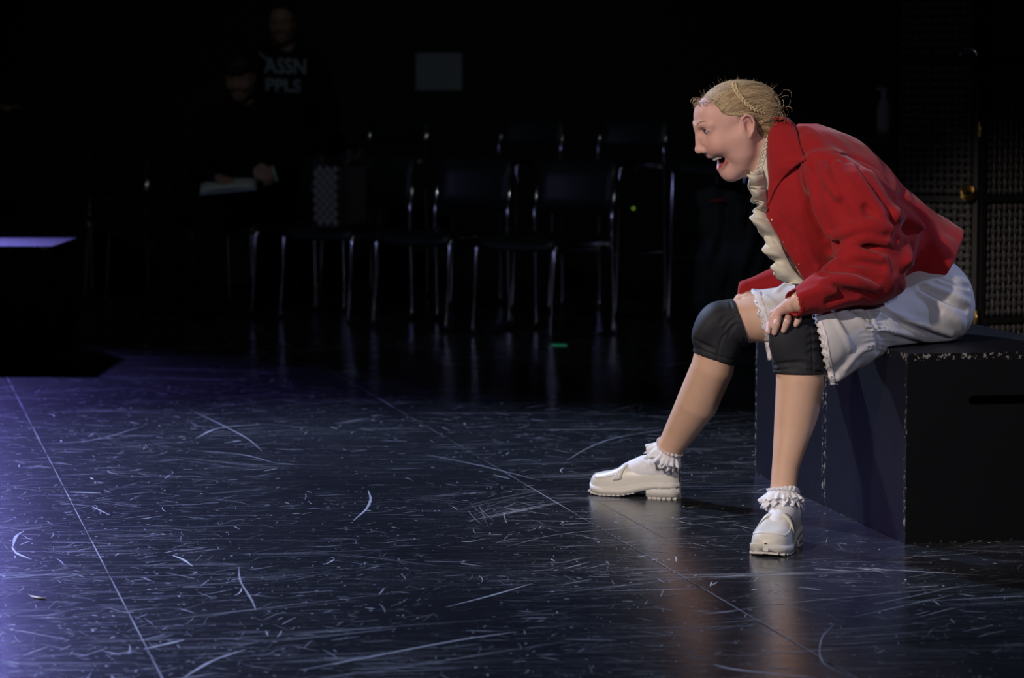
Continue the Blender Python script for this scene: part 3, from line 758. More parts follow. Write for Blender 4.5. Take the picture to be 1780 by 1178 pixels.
# ---- bloomers
bl = Sculpt()
bl.ell(W(1610, 520, 6.69), (.115, .108, .175), .03, R=[(1, 0, 0), (0, 0, 1), (0, 1, 0)])
bl.ell(W(1625, 545, 6.635), (.088, .075, .105), .03, R=[(1, 0, 0), (0, 0, 1), (0, 1, 0)])
bl.poly([W(1610, 540, 6.615), W(1560, 555, 6.54), W(1518, 568, 6.47)], [.083, .077, .066], .03)
bl.poly([W(1518, 568, 6.47), W(1480, 580, 6.425), W(1425, 592, 6.375)], [.060, .076, .084], .012)
bl.poly([W(1505, 590, 6.45), W(1470, 630, 6.37), W(1455, 655, 6.345)], [.045, .028, .013], .03)
bl.poly([hipF, W(1420, 548, 6.845), W(1320, 550, 6.87)], [.095, .085, .068], .03)
bl.ell(W(1500, 500, 6.68), (.10, .10, .12), .04, R=AX)
bl_base = bl.copy()
hemN = unit(np.cross(W(1448, 668, 6.36) - W(1416, 537, 6.36), (.06, -1, 0)));  hemN = hemN * (1 if hemN[0] < 0 else -1)
bl.fn(lambda p: wob(p, 55, .4) * .0022, 'w')
for path, r in (([(1524, 528), (1563, 552), (1614, 570), (1652, 582)], .007), ([(1526, 572), (1573, 582), (1630, 596)], .005), ([(1530, 545), (1575, 566), (1620, 583)], .004),
                ([(1615, 498), (1655, 512), (1684, 526)], .006), ([(1600, 512), (1645, 535), (1676, 562)], .006), ([(1632, 490), (1660, 500), (1686, 508)], .005), ([(1650, 478), (1668, 486), (1684, 494)], .004),
                ([(1455, 535), (1487, 553), (1518, 572)], .006), ([(1446, 545), (1466, 580), (1478, 606)], .005), ([(1470, 640), (1490, 615), (1520, 600)], .005), ([(1640, 545), (1668, 562), (1672, 580)], .006)):
    bl.stroke(path, r, 'ridge', r * 2.6, -r * .35, base=bl_base)
for path, r in (([(1530, 536), (1570, 562), (1618, 579), (1650, 588)], .005), ([(1530, 580), (1575, 590), (1620, 600)], .004), ([(1600, 500), (1640, 520), (1680, 540)], .005), ([(1632, 483), (1655, 493), (1684, 501)], .004), ([(1500, 540), (1470, 536), (1450, 527)], .004)):
    bl.stroke(path, r, 'groove', r * 2.4, base=bl_base)
for i in range(13):      # elastic gathers at the casing
    t = i / 12; x, y = np.interp(t, [0, .33, .6, 1], [1499, 1514, 1522, 1525]), np.interp(t, [0, .33, .6, 1], [528, 552, 572, 608])
    L1, L2 = 14 + 16 * random.random(), 14 + 22 * random.random(); sl = (y - 565) * .25
    bl.stroke([(x - L1, y + sl * .6), (x - L1 * .5, y + sl * .3), (x, y)], .0020, 'groove', .005, base=bl_base); bl.stroke([(x, y), (x + L2 * .5, y + sl * .3), (x + L2, y + sl * .5)], .0021, 'groove', .005, base=bl_base)
bl.stroke([(1497, 524), (1514, 552), (1523, 574), (1526, 612)], .0042, 'groove', .006, base=bl_base, taper=False)
for path in ([(1352, 505), (1372, 490), (1388, 496)], [(1330, 515), (1345, 530), (1352, 545)]): bl.stroke(path, .006, 'ridge', .014, base=bl_base)
bl.poly([W(1418, 596, 6.37), W(1470, 584, 6.42), W(1512, 572, 6.465)], [.074, .064, .045], .004, 's')
bl.poly([W(1450, 650, 6.345), W(1475, 622, 6.385)], [.010, .018], .004, 's')
bl.fn(lambda p, a=np.array(W(1425, 600, 6.365), np.float32), n=np.array(hemN, np.float32): np.maximum((p - a) @ n, 6.62 - p[:, 1] - .0) if False else np.minimum((p - a) @ n, 6.62 - p[:, 1]) * 1.0 if False else np.where(p[:, 1] < 6.62, (p - a) @ n, -1.0).astype(np.float32), 'i', 0)
bl.plane(W(1322, 552, 6.87), unit((-.94, 0, -.25)))
bl.fn(lambda p: np.float32(BH + .004) - p[:, 2] - np.where((p[:, 0] - BC[0]) * math.cos(brz) + (p[:, 1] - BC[1]) * math.sin(brz) > .004, 0, 9).astype(np.float32), 'i', .004)
V, Q = bl.mesh(axis((.60, 1.20, .0035)), axis((6.22, 7.02, .0038)), axis((.34, .68, .0035)))
blo = mesh_np('bloomers', V, Q, M_white); place(blo, woman)
def lace_strip(name, pxs, S, width, lift, dirpx, mat=M_lace, n=7, wave=.004, y0=5.6):
    P = []; base = catmull([np.array(q + (0,), float) for q in pxs], n)
    for i, q in enumerate(base):
        p = S.hit(q[0], q[1], y0); p = p - unit(p - CAM) * lift; row = []
        for j in range(5):
            t = j / 4; d = np.array([dirpx[0] * t * width, 0, -dirpx[1] * t * width]); row.append(p + d + np.array([0, -wave * t * math.sin(i * 1.1) + .012 * t * t, 0]) + np.array([0, 0, .0]) + d * (.18 * math.sin(i * 1.7) if j == 4 else 0))
        P.append(row)
    mb = MB(); mb.grid(np.array(P), .0012); o = mb.build(name, mat); o.parent = blo; o['label'] = 'white lace edging'; return o
lace_strip('lace_edging', [(1420, 540), (1429, 558), (1437, 582), (1441, 605), (1446, 630), (1450, 652), (1453, 668)], bl_base, .016, .001, (-1, .12))
lace_strip('lace_edging', [(1322, 503), (1332, 540), (1342, 578), (1347, 596)], bl_base, .022, .001, (-1, -.05), y0=6.66)
P = []
for i in range(10):
    t = i / 9; q0 = W(1329 + 6 * t, 592 + 34 * t, 6.845 - .01 * t); q1 = W(1343 + 5 * t, 590 + 34 * t, 6.84 - .012 * t); P.append([q0 * (1 - k / 4) + q1 * (k / 4) + np.array([0, .005 * math.sin(2 * k + i), 0]) for k in range(5)])
mb = MB(); mb.grid(np.array(P), .0012); o = mb.build('lace_edging', M_lace); o.parent = blo; o['label'] = 'white lace edging'
# inner back of the hem, seen below the knee pad
P = []
for i in range(14):
    t = i / 13; q0 = W(1428 + 22 * t * t, 612 + 58 * t, 6.385 - .03 * t); q1 = W(1450 + 5 * t, 606 + 62 * t, 6.40 - .05 * t); P.append([q0 * (1 - k / 4) + q1 * (k / 4) + np.array([0, .006 * math.sin(k + i), 0]) for k in range(5)])
mb = MB(); mb.grid(np.array(P), .0012); o = mb.build('lace_edging', M_lace); o.parent = blo; o['label'] = 'white lace edging'
for o in blo.children:
    o.matrix_parent_inverse = Matrix.Identity(4)

# ---- jacket
jk = Sculpt()
jk.ell(W(1455, 342, 6.67), (.185, .140, .185), .03, R=AX)
jk.ell(W(1400, 385, 6.655), (.155, .075, .125), .05, R=[unit((-.56, 0, .83)), unit((-.83, 0, -.56)), LAT])
jk.ell(W(1420, 262, 6.67), (.075, .045, .17), .05, R=AX)
jk.ell(W(1530, 405, 6.68), (.15, .118, .165), .05, R=AX)
jk.poly([W(1560, 415, 6.69), W(1612, 444, 6.70), W(1665, 472, 6.70)], [.105, .100, .096], .03)
jk.ell(W(1624, 458, 6.61), (.078, .068, .055), .03, R=[unit((.80, 0, -.6)), unit((.6, 0, .8)), (0, 1, 0)])
jk.poly([W(1362, 380, 6.60), W(1392, 440, 6.595), W(1425, 490, 6.60)], [.04, .045, .04], .04)
# near sleeve: gathered puff, elbow, forearm, cuff
jk.poly([W(1437, 303, 6.50), W(1478, 350, 6.445), W(1505, 400, 6.425), W(1530, 455, 6.42), W(1515, 476, 6.405)], [.066, .087, .092, .082, .072], .018)
jk.poly([W(1528, 468, 6.42), W(1470, 490, 6.35), W(1420, 512, 6.305), W(1387, 525, 6.285)], [.066, .060, .045, .034], .03)
# far sleeve
jk.poly([W(1430, 305, 6.83), W(1455, 440, 6.95), W(1400, 486, 6.955), W(1297, 503, 6.935)], [.075, .085, .055, .028], .02)
jk_base = jk.copy()
jk.fn(lambda p: wob(p, 38, .9) * .003 + wob(p, 70, 2.2) * .0015, 'w')
G_ = [([(1392, 288), (1402, 335), (1421, 390), (1441, 420), (1466, 440)], .0055), ([(1415, 272), (1418, 290), (1432, 305)], .007), ([(1444, 284), (1453, 309), (1472, 324)], .008),
      ([(1466, 280), (1476, 298), (1494, 322)], .006), ([(1488, 290), (1507, 317), (1538, 350), (1558, 376)], .006), ([(1430, 276), (1436, 296), (1446, 318)], .005),
      ([(1452, 420), (1478, 412), (1505, 406), (1541, 409)], .013), ([(1466, 436), (1490, 428), (1512, 429), (1532, 437)], .013), ([(1470, 455), (1500, 452), (1530, 462)], .009), ([(1545, 360), (1560, 400), (1562, 440)], .007), ([(1440, 330), (1462, 366), (1490, 390)], .006), ([(1480, 330), (1500, 352), (1512, 372)], .006), ([(1441, 466), (1486, 472), (1525, 490)], .007), ([(1434, 479), (1466, 502), (1518, 510)], .007),
      ([(1441, 524), (1462, 514), (1490, 512)], .007), ([(1562, 300), (1572, 335), (1566, 366)], .008), ([(1576, 345), (1602, 372), (1611, 412), (1596, 470)], .012), ([(1578, 425), (1572, 462), (1590, 486)], .012),
      ([(1556, 385), (1580, 400), (1596, 396)], .008), ([(1500, 345), (1518, 372), (1530, 392)], .006), ([(1428, 404), (1462, 397), (1505, 374)], .005),
      ([(1455, 330), (1470, 360), (1478, 392)], .004), ([(1378, 400), (1400, 440), (1424, 470)], .004), ([(1352, 372), (1372, 400), (1382, 430)], .003), ([(1540, 430), (1556, 446), (1560, 470)], .007), ([(1448, 264), (1490, 276), (1530, 296), (1562, 330)], .003)]
for path, r in G_: r = r * (1.3 if r > .005 else 1.1); jk.stroke(path, r, 'groove', r * 2.2, base=jk_base)
G_ += [([(1402 + 13 * i, 270 + 2.2 * i + .12 * i * i), (1405 + 14.5 * i, 284 + 3.2 * i), (1410 + 16.5 * i, 300 + 4.6 * i + (i % 3) * 5)], .0042) for i in range(1, 8)]
R_ = [([(1428, 288), (1440, 312), (1455, 340)], .008), ([(1458, 288), (1474, 316), (1498, 350)], .009), ([(1480, 292), (1505, 330), (1530, 372)], .008), ([(1452, 412), (1500, 394), (1546, 398)], .010), ([(1470, 428), (1505, 415), (1540, 421)], .008),
      ([(1448, 444), (1490, 442), (1530, 448)], .009), ([(1432, 490), (1470, 486), (1520, 500)], .008), ([(1408, 300), (1420, 360), (1440, 405)], .007), ([(1560, 372), (1588, 385), (1606, 395)], .008), ([(1395, 512), (1425, 505), (1450, 508)], .006)]
for path, r in R_: r = r * 1.15; jk.stroke(path, r, 'ridge', r * 2.6, -r * .4, base=jk_base)
a, b = W(1331, 373, 6.6), W(1399, 488, 6.6); n_ = unit(np.cross(b - a, (0.12, 1, 0))); n_ = n_ * (1 if n_[0] < 0 else -1)
def sleeve_free(p):       # the front and hem cuts belong to the coat body, not to the sleeves
    return p
t1 = np.array(a, np.float32); nn1 = np.array(n_, np.float32)
def near_sl(p):
    d = np.full(len(p), 9., np.float32)
    for A, B, ra, rb in ((W(1500, 476, 6.395), W(1387, 525, 6.285), .085, .06), (W(1455, 440, 6.95), W(1297, 503, 6.935), .095, .05)):
        ba = (B - A).astype(np.float32); pa = p - A.astype(np.float32); h = np.clip(pa @ ba / (ba @ ba), 0, 1); d = np.minimum(d, np.linalg.norm(pa - h[:, None] * ba, axis=1) - (ra + h * (rb - ra)))
    return d
jk.fn(lambda p: np.minimum((p - t1) @ nn1, near_sl(p) * 1.0), 'i', 0)
ha, hb = W(1676, 407, 6.66), W(1618, 499, 6.66); hn = unit(np.cross(hb - ha, (0, 1, 0))); hn = hn * (1 if hn[0] > 0 else -1)
jk.plane(ha, hn, .004)
jk.plane(W(1371, 527, 6.28), unit((-.80, -.35, -.22)))
jk.poly([W(1366, 531, 6.27), W(1405, 518, 6.295)], [.0275, .0265], .003, 's')
jk.plane(W(1284, 500, 6.93), unit((-1, 0, .1)))
jk.poly([W(1662, 472, 6.70), W(1628, 455, 6.70)], [.082, .070], .004, 's')
jk.poly([HD(-14, 0, -40), W(1330, 262, 6.66), W(1362, 285, 6.665)], [.055, .062, .062], .006, 's')
V, Q = jk.mesh(axis((.53, 1.17, .0034)), axis((6.20, 7.08, .0038)), axis((.50, .98, .0034)))
jko = mesh_np('jacket', V, Q, M_red); place(jko, woman)
# collar and lapel
rows = [((1352, 203), (1356, 203)), ((1341, 219), (1381, 222)), ((1335, 240), (1389, 246)), ((1333, 262), (1396, 268)), ((1334, 278), (1399, 278)), ((1335, 292), (1381, 290)), ((1337, 312), (1361, 309)), ((1336, 332), (1346, 331)), ((1333, 356), (1336, 356))]
ri = catmull([np.array(r[0] + (0,), float) for r in rows], 4); ro = catmull([np.array(r[1] + (0,), float) for r in rows], 4)
rim_ = [6.640, 6.618, 6.606, 6.598, 6.594, 6.590, 6.588, 6.590, 6.595]; rom = [6.640, 6.600, 6.560, 6.528, 6.515, 6.530, 6.555, 6.575, 6.595]
P = []
for i in range(len(ri)):
    t = i / (len(ri) - 1) * 8; d0, d1 = np.interp(t, range(9), rim_), np.interp(t, range(9), rom); row = []
    for j in range(11):
        s = j / 10; q = ri[i] * (1 - s) + ro[i] * s; d = d0 * (1 - s) + d1 * s - .016 * math.sin(math.pi * s ** .8) * math.sin(math.pi * min(1, t / 7))
        hy = jk_base.hit(q[0], q[1])[1]; row.append(W(q[0], q[1], min(d, hy - .007)))
    P.append(row)
mb = MB(); mb.grid(np.array(P), .004)
P = []
for i in range(12):        # round the back of the neck to the far side
    t = i / 11; y = 6.60 + .17 * t; arc = math.sin(math.pi * t); row = []
    for j in range(6):
        s = j / 5; q = np.array([1345 + 6 * arc, 206 - 3 * arc]) * (1 - s) + np.array([1378 + 8 * arc, 222]) * s; p = W(q[0], q[1], y); p[2] += .010 * math.sin(math.pi * s); row.append(p)
    P.append(row)
mb.grid(np.array(P), .004)
o = mb.build('collar', M_red); o.parent = jko; o['label'] = 'wide pointed red lapel collar'
for q in ((1342, 381.5), (1363, 420), (1389, 458)):
    p = jk_base.hit(*q); mb = MB(); mb.ell(p, (.0028, .0020, .0028), None, 10, 6); o = mb.build('button', M_pearl); o.parent = jko

# ---- cream blouse: neck band, ruffled jabot
bs = Sculpt(); bs.poly([W(1322, 262, 6.655), W(1330, 290, 6.655), W(1352, 315, 6.66)], [.058, .062, .066], .01)
bs.poly([W(1335, 315, 6.645), W(1362, 400, 6.64), W(1408, 486, 6.65)], [.038, .040, .040], .03)
a, b = W(1334, 236, 6.6), W(1309, 308, 6.6); n_ = unit(np.cross(b - a, (0, 1, 0))); n_ = n_ * (1 if n_[0] < 0 else -1)
bs_base = bs.copy()
bs.plane(a, n_, .003)
bs.poly([HD(-14, 0, -40), W(1326, 262, 6.66), W(1342, 285, 6.66)], [.052, .0535, .0535], .003, 's')
V, Q = bs.mesh(axis((.55, .78, .0028)), axis((6.55, 6.75, .0028)), axis((.55, .98, .0028)))
bso = mesh_np('blouse', V, Q, M_cream); place(bso, woman)
edge = [(1303, 300), (1300, 309), (1304, 326), (1307, 334), (1308, 350), (1319, 356), (1309, 366), (1306, 386), (1328, 411), (1327, 442), (1344, 449), (1342, 472), (1359, 486), (1384, 497)]
cent = [(1328, 296), (1328, 304), (1330, 318), (1331, 330), (1333, 346), (1334, 358), (1336, 366), (1342, 386), (1352, 408), (1362, 432), (1370, 450), (1378, 466), (1390, 480), (1402, 492)]
mb = MB()
for layer in range(3):
    E = catmull([np.array(q + (0,), float) for q in edge], 7); Cc = catmull([np.array(q + (0,), float) for q in cent], 7); n = len(E); P = []
    for i in range(n):
        s = i / (n - 1); ph = 2 * math.pi * (6.5 * s) + layer * 1.9; row = []
        for j in range(12):
            t = j / 11; pull = 1 - .16 * layer - .10 * (layer > 0) * math.sin(ph * 1.3); q = Cc[i] * (1 - t * pull) + E[i] * (t * pull)
            d = 6.588 + .012 * layer + .012 * math.sin(math.pi * t) * -1 + (.004 + .034 * t) * math.copysign(abs(math.sin(ph + 1.5 * t)) ** .65, math.sin(ph + 1.5 * t)) * (.6 + .4 * math.sin(5 * s + layer)); row.append(W(q[0] + 2.5 * t * math.sin(ph * 2), q[1] + 3 * t * math.cos(ph), d))
        P.append(row)
    mb.grid(np.array(P), .0016)
o = mb.build('jabot', M_cream); o.parent = bso; o['label'] = 'cream ruffled jabot'
mb = MB()
for i in range(9):
    t = i / 8; c = bs_base.hit(1331 - 17 * t + 2, 248 + 58 * t) ; ring = []
    for k in range(12):
        a = 2 * math.pi * k / 12; ring.append(c + np.array([.0042 * math.cos(a), -.0015, .0042 * math.sin(a)]))
    mb.tube(ring, .0011, 5, closed=True)
for off in (0, 9): mb.tube([bs_base.hit(1329 - 18 * i / 11 + off, 244 + 64 * i / 11) + np.array([0, -.001, 0]) for i in range(12)], .0011, 5)
o = mb.build('lace_trim', M_cream); o.parent = bso

# ---- socks with lace frills, loafers
def zz_(x): return float(np.interp(x, [0, .075, .15, .205, .235, .25], [.040, .038, .021, .020, .0235, .028]))
def ww_(x): return float(np.interp(x, [0, .004, .012, .04, .1, .15, .185, .21, .228, .24, .247, .25], [.004, .014, .023, .0325, .034, .0415, .0455, .0445, .039, .029, .016, .004]))
def hh_(x): return float(np.interp(x, [0, .01, .05, .09, .115, .14, .165, .195, .225, .24, .25], [.092, .100, .090, .080, .083, .086, .075, .064, .0585, .052, .034]))
def arc_pt(x, th, out=0.0):
    w_, z0, h = ww_(x), zz_(x), hh_(x); c, s = math.cos(th), math.sin(th)
    return (x, (w_ + out) * math.copysign(abs(c) ** .62, c), z0 - .001 + (h - z0 + out) * max(s, 0) ** .72)
XS = [0, .004, .01, .018, .03, .045, .06, .075, .09, .105, .118, .13, .142, .155, .17, .185, .2, .212, .222, .23, .238, .244, .248, .25]
def make_shoe(fr, label):
    ang_ = math.atan2(fr[1][1], fr[1][0]); root_loc = fr[0]
    TH = [math.pi * k / 24 for k in range(25)]
    mb = MB(); mb.grid(np.array([[arc_pt(x, t) for t in TH] for x in XS]))
    sh = mb.build('shoe', M_shoe); sh['label'] = label
    sh.parent = woman; sh.matrix_parent_inverse = Matrix.LocRotScale(woman.location, woman.rotation_euler, woman.scale).inverted()
    sh.location = (root_loc[0], root_loc[1], 0.0); sh.rotation_euler = (0, 0, ang_)
    def sub(mb_, nm, mat): return mb_.build(nm, mat, sh)
    # sole: welt slab following the last, heel block, lugs
    xs_ = [x for x in np.linspace(0, .254, 44)]
    def ow(x): return ww_(min(max((x - .002) * .25 / .25, 0), .25)) + .0035 if .002 < x < .252 else .006
    P = []
    for x in xs_:
        y, z = ow(x), zz_(min(x, .25)); lo = z - .0145 if x > .07 else z - .012
        P.append([(x - .002, -y, z + .002), (x - .002, -y, lo), (x - .002, y, lo), (x - .002, y, z + .002), (x - .002, -y, z + .002)])
    mb = MB(); mb.grid(np.array(P)); mb.add([P[0][k] for k in range(4)], [(0, 1, 2, 3)]); mb.add([P[-1][k] for k in range(4)], [(3, 2, 1, 0)])
    for x in np.arange(.115, .245, .0125):
        for s in (1, -1):
            z = zz_(x) - .0145; y = ow(x + .004)
            mb.box((x + .003, s * (y - .011), z - .0018), (.0108, .021, .0042))
    mb.box((.2435, 0, zz_(.244) - .0163), (.011, .036, .0042)); sub(mb, 'sole', M_sole)
    mb = MB(); hx = [x for x in np.linspace(0, .082, 14)]; P = [[(x - .002, -ow(x), .030), (x - .002, -ow(x) * .97, .0045), (x - .002, ow(x) * .97, .0045), (x - .002, ow(x), .030), (x - .002, -ow(x), .030)] for x in hx]
    mb.grid(np.array(P)); mb.add([P[-1][k] for k in range(4)], [(3, 2, 1, 0)]); mb.add([P[0][k] for k in range(4)], [(0, 1, 2, 3)])
    for x in np.arange(.004, .078, .0125):
        for s in (1, -1): mb.box((x + .003, s * (ow(x + .004) - .011), .0023), (.0108, .021, .0046))
    sub(mb, 'heel', M_sole)
    # strap, apron seam, top line
    mb = MB(); P = []
    for k in range(25):
        th = math.pi * (.10 + .80 * k / 24); mid = .140 + .020 * abs(math.cos(th)); P.append([arc_pt(mid - .011, th, .0022), arc_pt(mid, th, .0026), arc_pt(mid + .011, th, .0022)])
    mb.grid(np.array(P), .0022); sub(mb, 'strap', M_shoe)
    mb = MB(); pts = [arc_pt(x, math.radians(38), .0006) for x in np.linspace(.158, .222, 9)] + [arc_pt(.232, math.radians(60), .0006), arc_pt(.235, math.radians(90), .0006), arc_pt(.232, math.radians(120), .0006)] + [arc_pt(x, math.radians(142), .0006) for x in np.linspace(.222, .158, 9)]
    mb.tube(catmull([np.array(p) for p in pts], 3), .0017, 6); sub(mb, 'seam', M_shoe)
    return sh
make_shoe(shN, 'off-white chunky loafer on the near foot'); make_shoe(shF, 'off-white chunky loafer on the far foot')
for fr, an, up, tag_ in ((shN, ankN, W(1364, 815, 6.295), 'n'), (shF, ankF, W(1183, 748, 6.965), 'f')):
    ax = unit(up - an); top = an + ax * (.020 if tag_ == 'n' else .006)
    sk = Sculpt(); sk.poly([top + ax * .03, an, SL(fr, .055, 0, .085), SL(fr, .12, 0, .064), SL(fr, .18, 0, .045)], [.0345, .0335, .0345, .029, .020], .02)
    sk.cone(SL(fr, .032, 0, .068), SL(fr, .06, 0, .075), .0265, .031, .015)
    sk.cone(SL(fr, .10, 0, .078), SL(fr, .14, 0, .062), .028, .024, .015)
    sk.plane(top, ax); lo = np.minimum(top, SL(fr, .03, 0, .03)); c = SL(fr, .09, 0, 0)
    V, Q = sk.mesh(axis((c[0] - .17, c[0] + .17, .003)), axis((c[1] - .17, c[1] + .17, .003)), axis((.022, .24, .003)))
    so = mesh_np('sock', V, Q, M_sock); place(so, woman)
    u = unit(np.cross(ax, (0, 1, 0))); v = np.cross(ax, u); nu = 120
    for layer, (ln, fl, wv) in enumerate(((.036, .012, .006), (.024, .016, .007), (-.008, .004, .0025))):
        P = []
        for i in range(nu):
            a = 2 * math.pi * i / nu; row = []
            for j in range(6):
                t = j / 5; r = .0345 + fl * t ** .8 + wv * t * (.7 + .5 * math.sin(a * 5 + 2 * layer)) * math.sin(a * (13 + 4 * layer) + layer * 2 + 1.6 * math.sin(a * 3 + layer)); l = ln * t * (1 + .16 * math.sin(a * (13 + 4 * layer) * 1.0 + 1)) + .004 * math.sin(a * 2) * t
                row.append(top + (u * math.cos(a) + v * math.sin(a)) * r - ax * l)
            P.append(row)
        mb = MB(); mb.grid(np.array(P), .0008, closed_u=True); o = mb.build('lace_frill', M_frill); o.parent = so; o['label'] = 'white lace frill'

# ---- hair: pinned cap, strands, braid, loose wisps
hr = Sculpt(); m = .001
hr.ell(HD(2, 0, 40), [.0945, .0750, .0755], .01, 'u', HD.A); hr.ell(HD(-62, 0, 34), [.046, .060, .052], .03, 'u', HD.A); hr.ell(HD(-52, 0, -20), [.036, .050, .040], .03, 'u', HD.A)
def hair_cut(p):
    q = (p - HO.astype(np.float32)) * 1000; f = q @ HF.astype(np.float32); l = np.abs(q @ HL.astype(np.float32)); u = q @ HU.astype(np.float32)
    front = (f - (56 + 1.45 * np.maximum(u - 58, 0))) * .57
    low = np.minimum(33 - u, f + 22 + .12 * (27 - u)); return (np.maximum(np.maximum(front, low), -62 - u) * .001).astype(np.float32)
hr_base = hr.copy()
hr.fn(hair_cut, 'i', .008)
hr.fn(lambda p: np.sin(((p - HO) @ HU).astype(np.float32) * 420 + 6 * wob(p, 40, .3)) * .0011 + wob(p, 90, .3) * .002, 'w')
V, Q = hr.mesh(axis((.50, .74, .0024)), axis((6.54, 6.78, .0024)), axis((.88, 1.12, .0024)))
hc = np.array([.25, .165, .085]) * (1 + .35 * wob(V * 3, 60, 1.1))[:, None]
hao = mesh_np('hair', V, Q, M_hair, None, True, np.clip(hc, 0, 1)); place(hao, woman)
def tone():
    a = random.random(); return tuple(np.array([.15, .09, .042]) * (1 - a) + np.array([.56, .44, .27]) * a)
RAD = np.array([95.5, 76.2, 76.8]); CEN = np.array([2, 0, 40.])
def on_cap(d, off): d = d / np.linalg.norm(d); return CEN + d * (RAD + off)
mb = MB(); bun = np.array([-.92, 0, -.10])
for k in range(2800):
    side = 1 if random.random() < .72 else -1
    th = random.random()
    # start somewhere along the hairline, run back to the pinned knot
    if th < .40: a = random.random(); st = np.array([.90 - .48 * a, side * (.0 + .98 * a), .55 - .57 * a + .18 * random.random()])
    elif th < .58: v_ = unit([random.uniform(-1, .2), side * random.uniform(0, 1), random.uniform(-.3, 1)]); st = v_
    elif th < .76: st = np.array([random.uniform(-.1, .75), side * random.uniform(.05, .9), random.uniform(.25, .95)])
    else: a = random.random(); st = np.array([-.28 - .3 * random.random(), side * random.uniform(.5, 1), -.95 * a + .1])
    st = st / np.linalg.norm(st); e = bun + np.array([random.gauss(0, .12), random.gauss(0, .2), random.gauss(.05, .22)]); e = e / np.linalg.norm(e)
    L = random.uniform(.55, 1.0); off = random.uniform(-.6, 1.6); ph = random.random() * 6; pts = []
    for i in range(10):
        t = i / 9 * L; d = st * (1 - t) + e * t + np.array([0, 0, .30 * math.sin(math.pi * t) * (1 if st[2] > .1 else .1)]); q = on_cap(d, off * min(1, .2 + t * 4) + .9 * math.sin(ph + t * 5) * min(1, t * 5))
        if q[2] < 36 and abs(q[0]) < 22 and abs(q[1]) > 50: q[2] = 36 + .1 * (q[2] - 36)
        pts.append(HD(*q))
    P_ = np.array(pts, np.float32); out_ = P_ - HD(*CEN).astype(np.float32); out_ /= np.linalg.norm(out_, axis=1, keepdims=True); want = .001 * (.4 + max(off, 0) * np.linspace(.2, 1, 10))
    for _ in range(2): P_ = P_ + out_ * np.maximum(want - hr_base.ev(P_), -.004)[:, None]
    pts = list(P_)
    mb.col = tone(); r = random.uniform(.00035, .0008); mb.tube(pts, [r * .3] + [r] * 8 + [r * .3], 4)
for k in range(420):        # tangled knot at the back
    c = np.array([-80, 6, 22]) + np.array([random.gauss(0, 12), random.gauss(0, 30), random.gauss(0, 20)]); a0 = random.random() * 6.28; R_k = random.uniform(8, 22); ax1 = unit(np.random.default_rng(k).normal(size=3)); ax2 = unit(np.cross(ax1, (.3, .5, .8))); pts = []; sp_ = random.uniform(1.6, 2.4)
    for i in range(9):
        a = a0 + i / 8 * sp_; pts.append(HD(*(c + R_k * (math.cos(a) * ax1 + math.sin(a) * ax2))))
    mb.col = tone(); r = random.uniform(.0003, .0007); mb.tube(pts, [r * .4] + [r] * 7 + [r * .2], 4)
for k in range(110):        # frizzy tufts at the hairline
    c = np.array([91 + random.gauss(0, 4), random.gauss(8, 26), 82 + random.gauss(0, 4)]); ax1 = unit([random.gauss(0, 1) for _ in range(3)]); ax2 = unit(np.cross(ax1, (.3, .5, .8))); a0 = random.random() * 6.28; Rk = random.uniform(3, 9); sp_ = random.uniform(2, 4)
    c[0] -= .012 * c[1] ** 2 / 2; mb.col = tone(); mb.tube([HD(*(c + Rk * (math.cos(a0 + sp_ * i / 8) * ax1 + math.sin(a0 + sp_ * i / 8) * ax2))) for i in range(9)], [.0001] + [.00035] * 7 + [.0001], 3)
for k in range(240):        # flyaway wisps
    if k % 3 == 0: st = unit([.88 + random.gauss(0, .06), random.uniform(-.3, .6), .62 + random.gauss(0, .08)])
    elif k % 3 == 1: st = unit([-.8 + random.gauss(0, .2), random.uniform(-.3, .8), random.uniform(-.2, .7)])
    else: st = unit([random.uniform(-.6, .7), random.uniform(-.5, .5), .9])
    p = on_cap(st, -1.); d = st * .28 + np.array([random.gauss(-.5, .4), random.gauss(0, .5), random.gauss(.05, .4)]); d = unit(d); cv = np.array([random.gauss(0, .7) for _ in range(3)]); pts = []; Lw = random.uniform(5, 17) * (.7 if k % 3 == 2 else 1)
    for i in range(7): t = i / 6; pts.append(HD(*(p + d * Lw * t + cv * Lw * t * t)))
    mb.col = tone(); mb.tube(pts, [.00028, .00028, .00026, .00024, .0002, .00015, .0001], 3)
o = mb.build('hair_strand', M_hair, colors=True); o.parent = hao
# braid across the side of the head
def cap_from_px(px, py, off):
    r = ray(px, py); t = np.linspace(6.4, 6.7, 300); p = CAM + t[:, None] * (r / r[1]); q = HD.local(p); v = (((q - CEN) / (RAD + off)) ** 2).sum(1); i = int(np.argmax(v < 1)) if (v < 1).any() else int(np.argmin(v)); return p[i]
bp = catmull([cap_from_px(*q, 2.5) for q in ((1276, 144), (1279, 156), (1287, 168), (1296, 178), (1306, 187), (1318, 192), (1330, 196))], 8)
mb = MB(); n = len(bp)
for s in range(3):
    pts = []
    for i in range(n):
        t_ = unit(bp[min(i + 1, n - 1)] - bp[max(i - 1, 0)]); nv = unit(bp[i] - HD(*CEN)); sd = np.cross(t_, nv); a = i * .55 + s * 2.094
        pts.append(bp[i] + sd * .0042 * math.sin(a) + nv * .0022 * math.sin(2 * a))
    mb.col = (.56 - .06 * s, .44 - .05 * s, .26 - .04 * s); mb.tube(pts, [.0014] + [.0028] * (n - 2) + [.0014], 7)
o = mb.build('braid', M_hair, colors=True); o.parent = hao; o['label'] = 'pale blonde braid'
for par in (hao, jko, bso):
    for o in par.children: o.matrix_parent_inverse = Matrix.Identity(4)
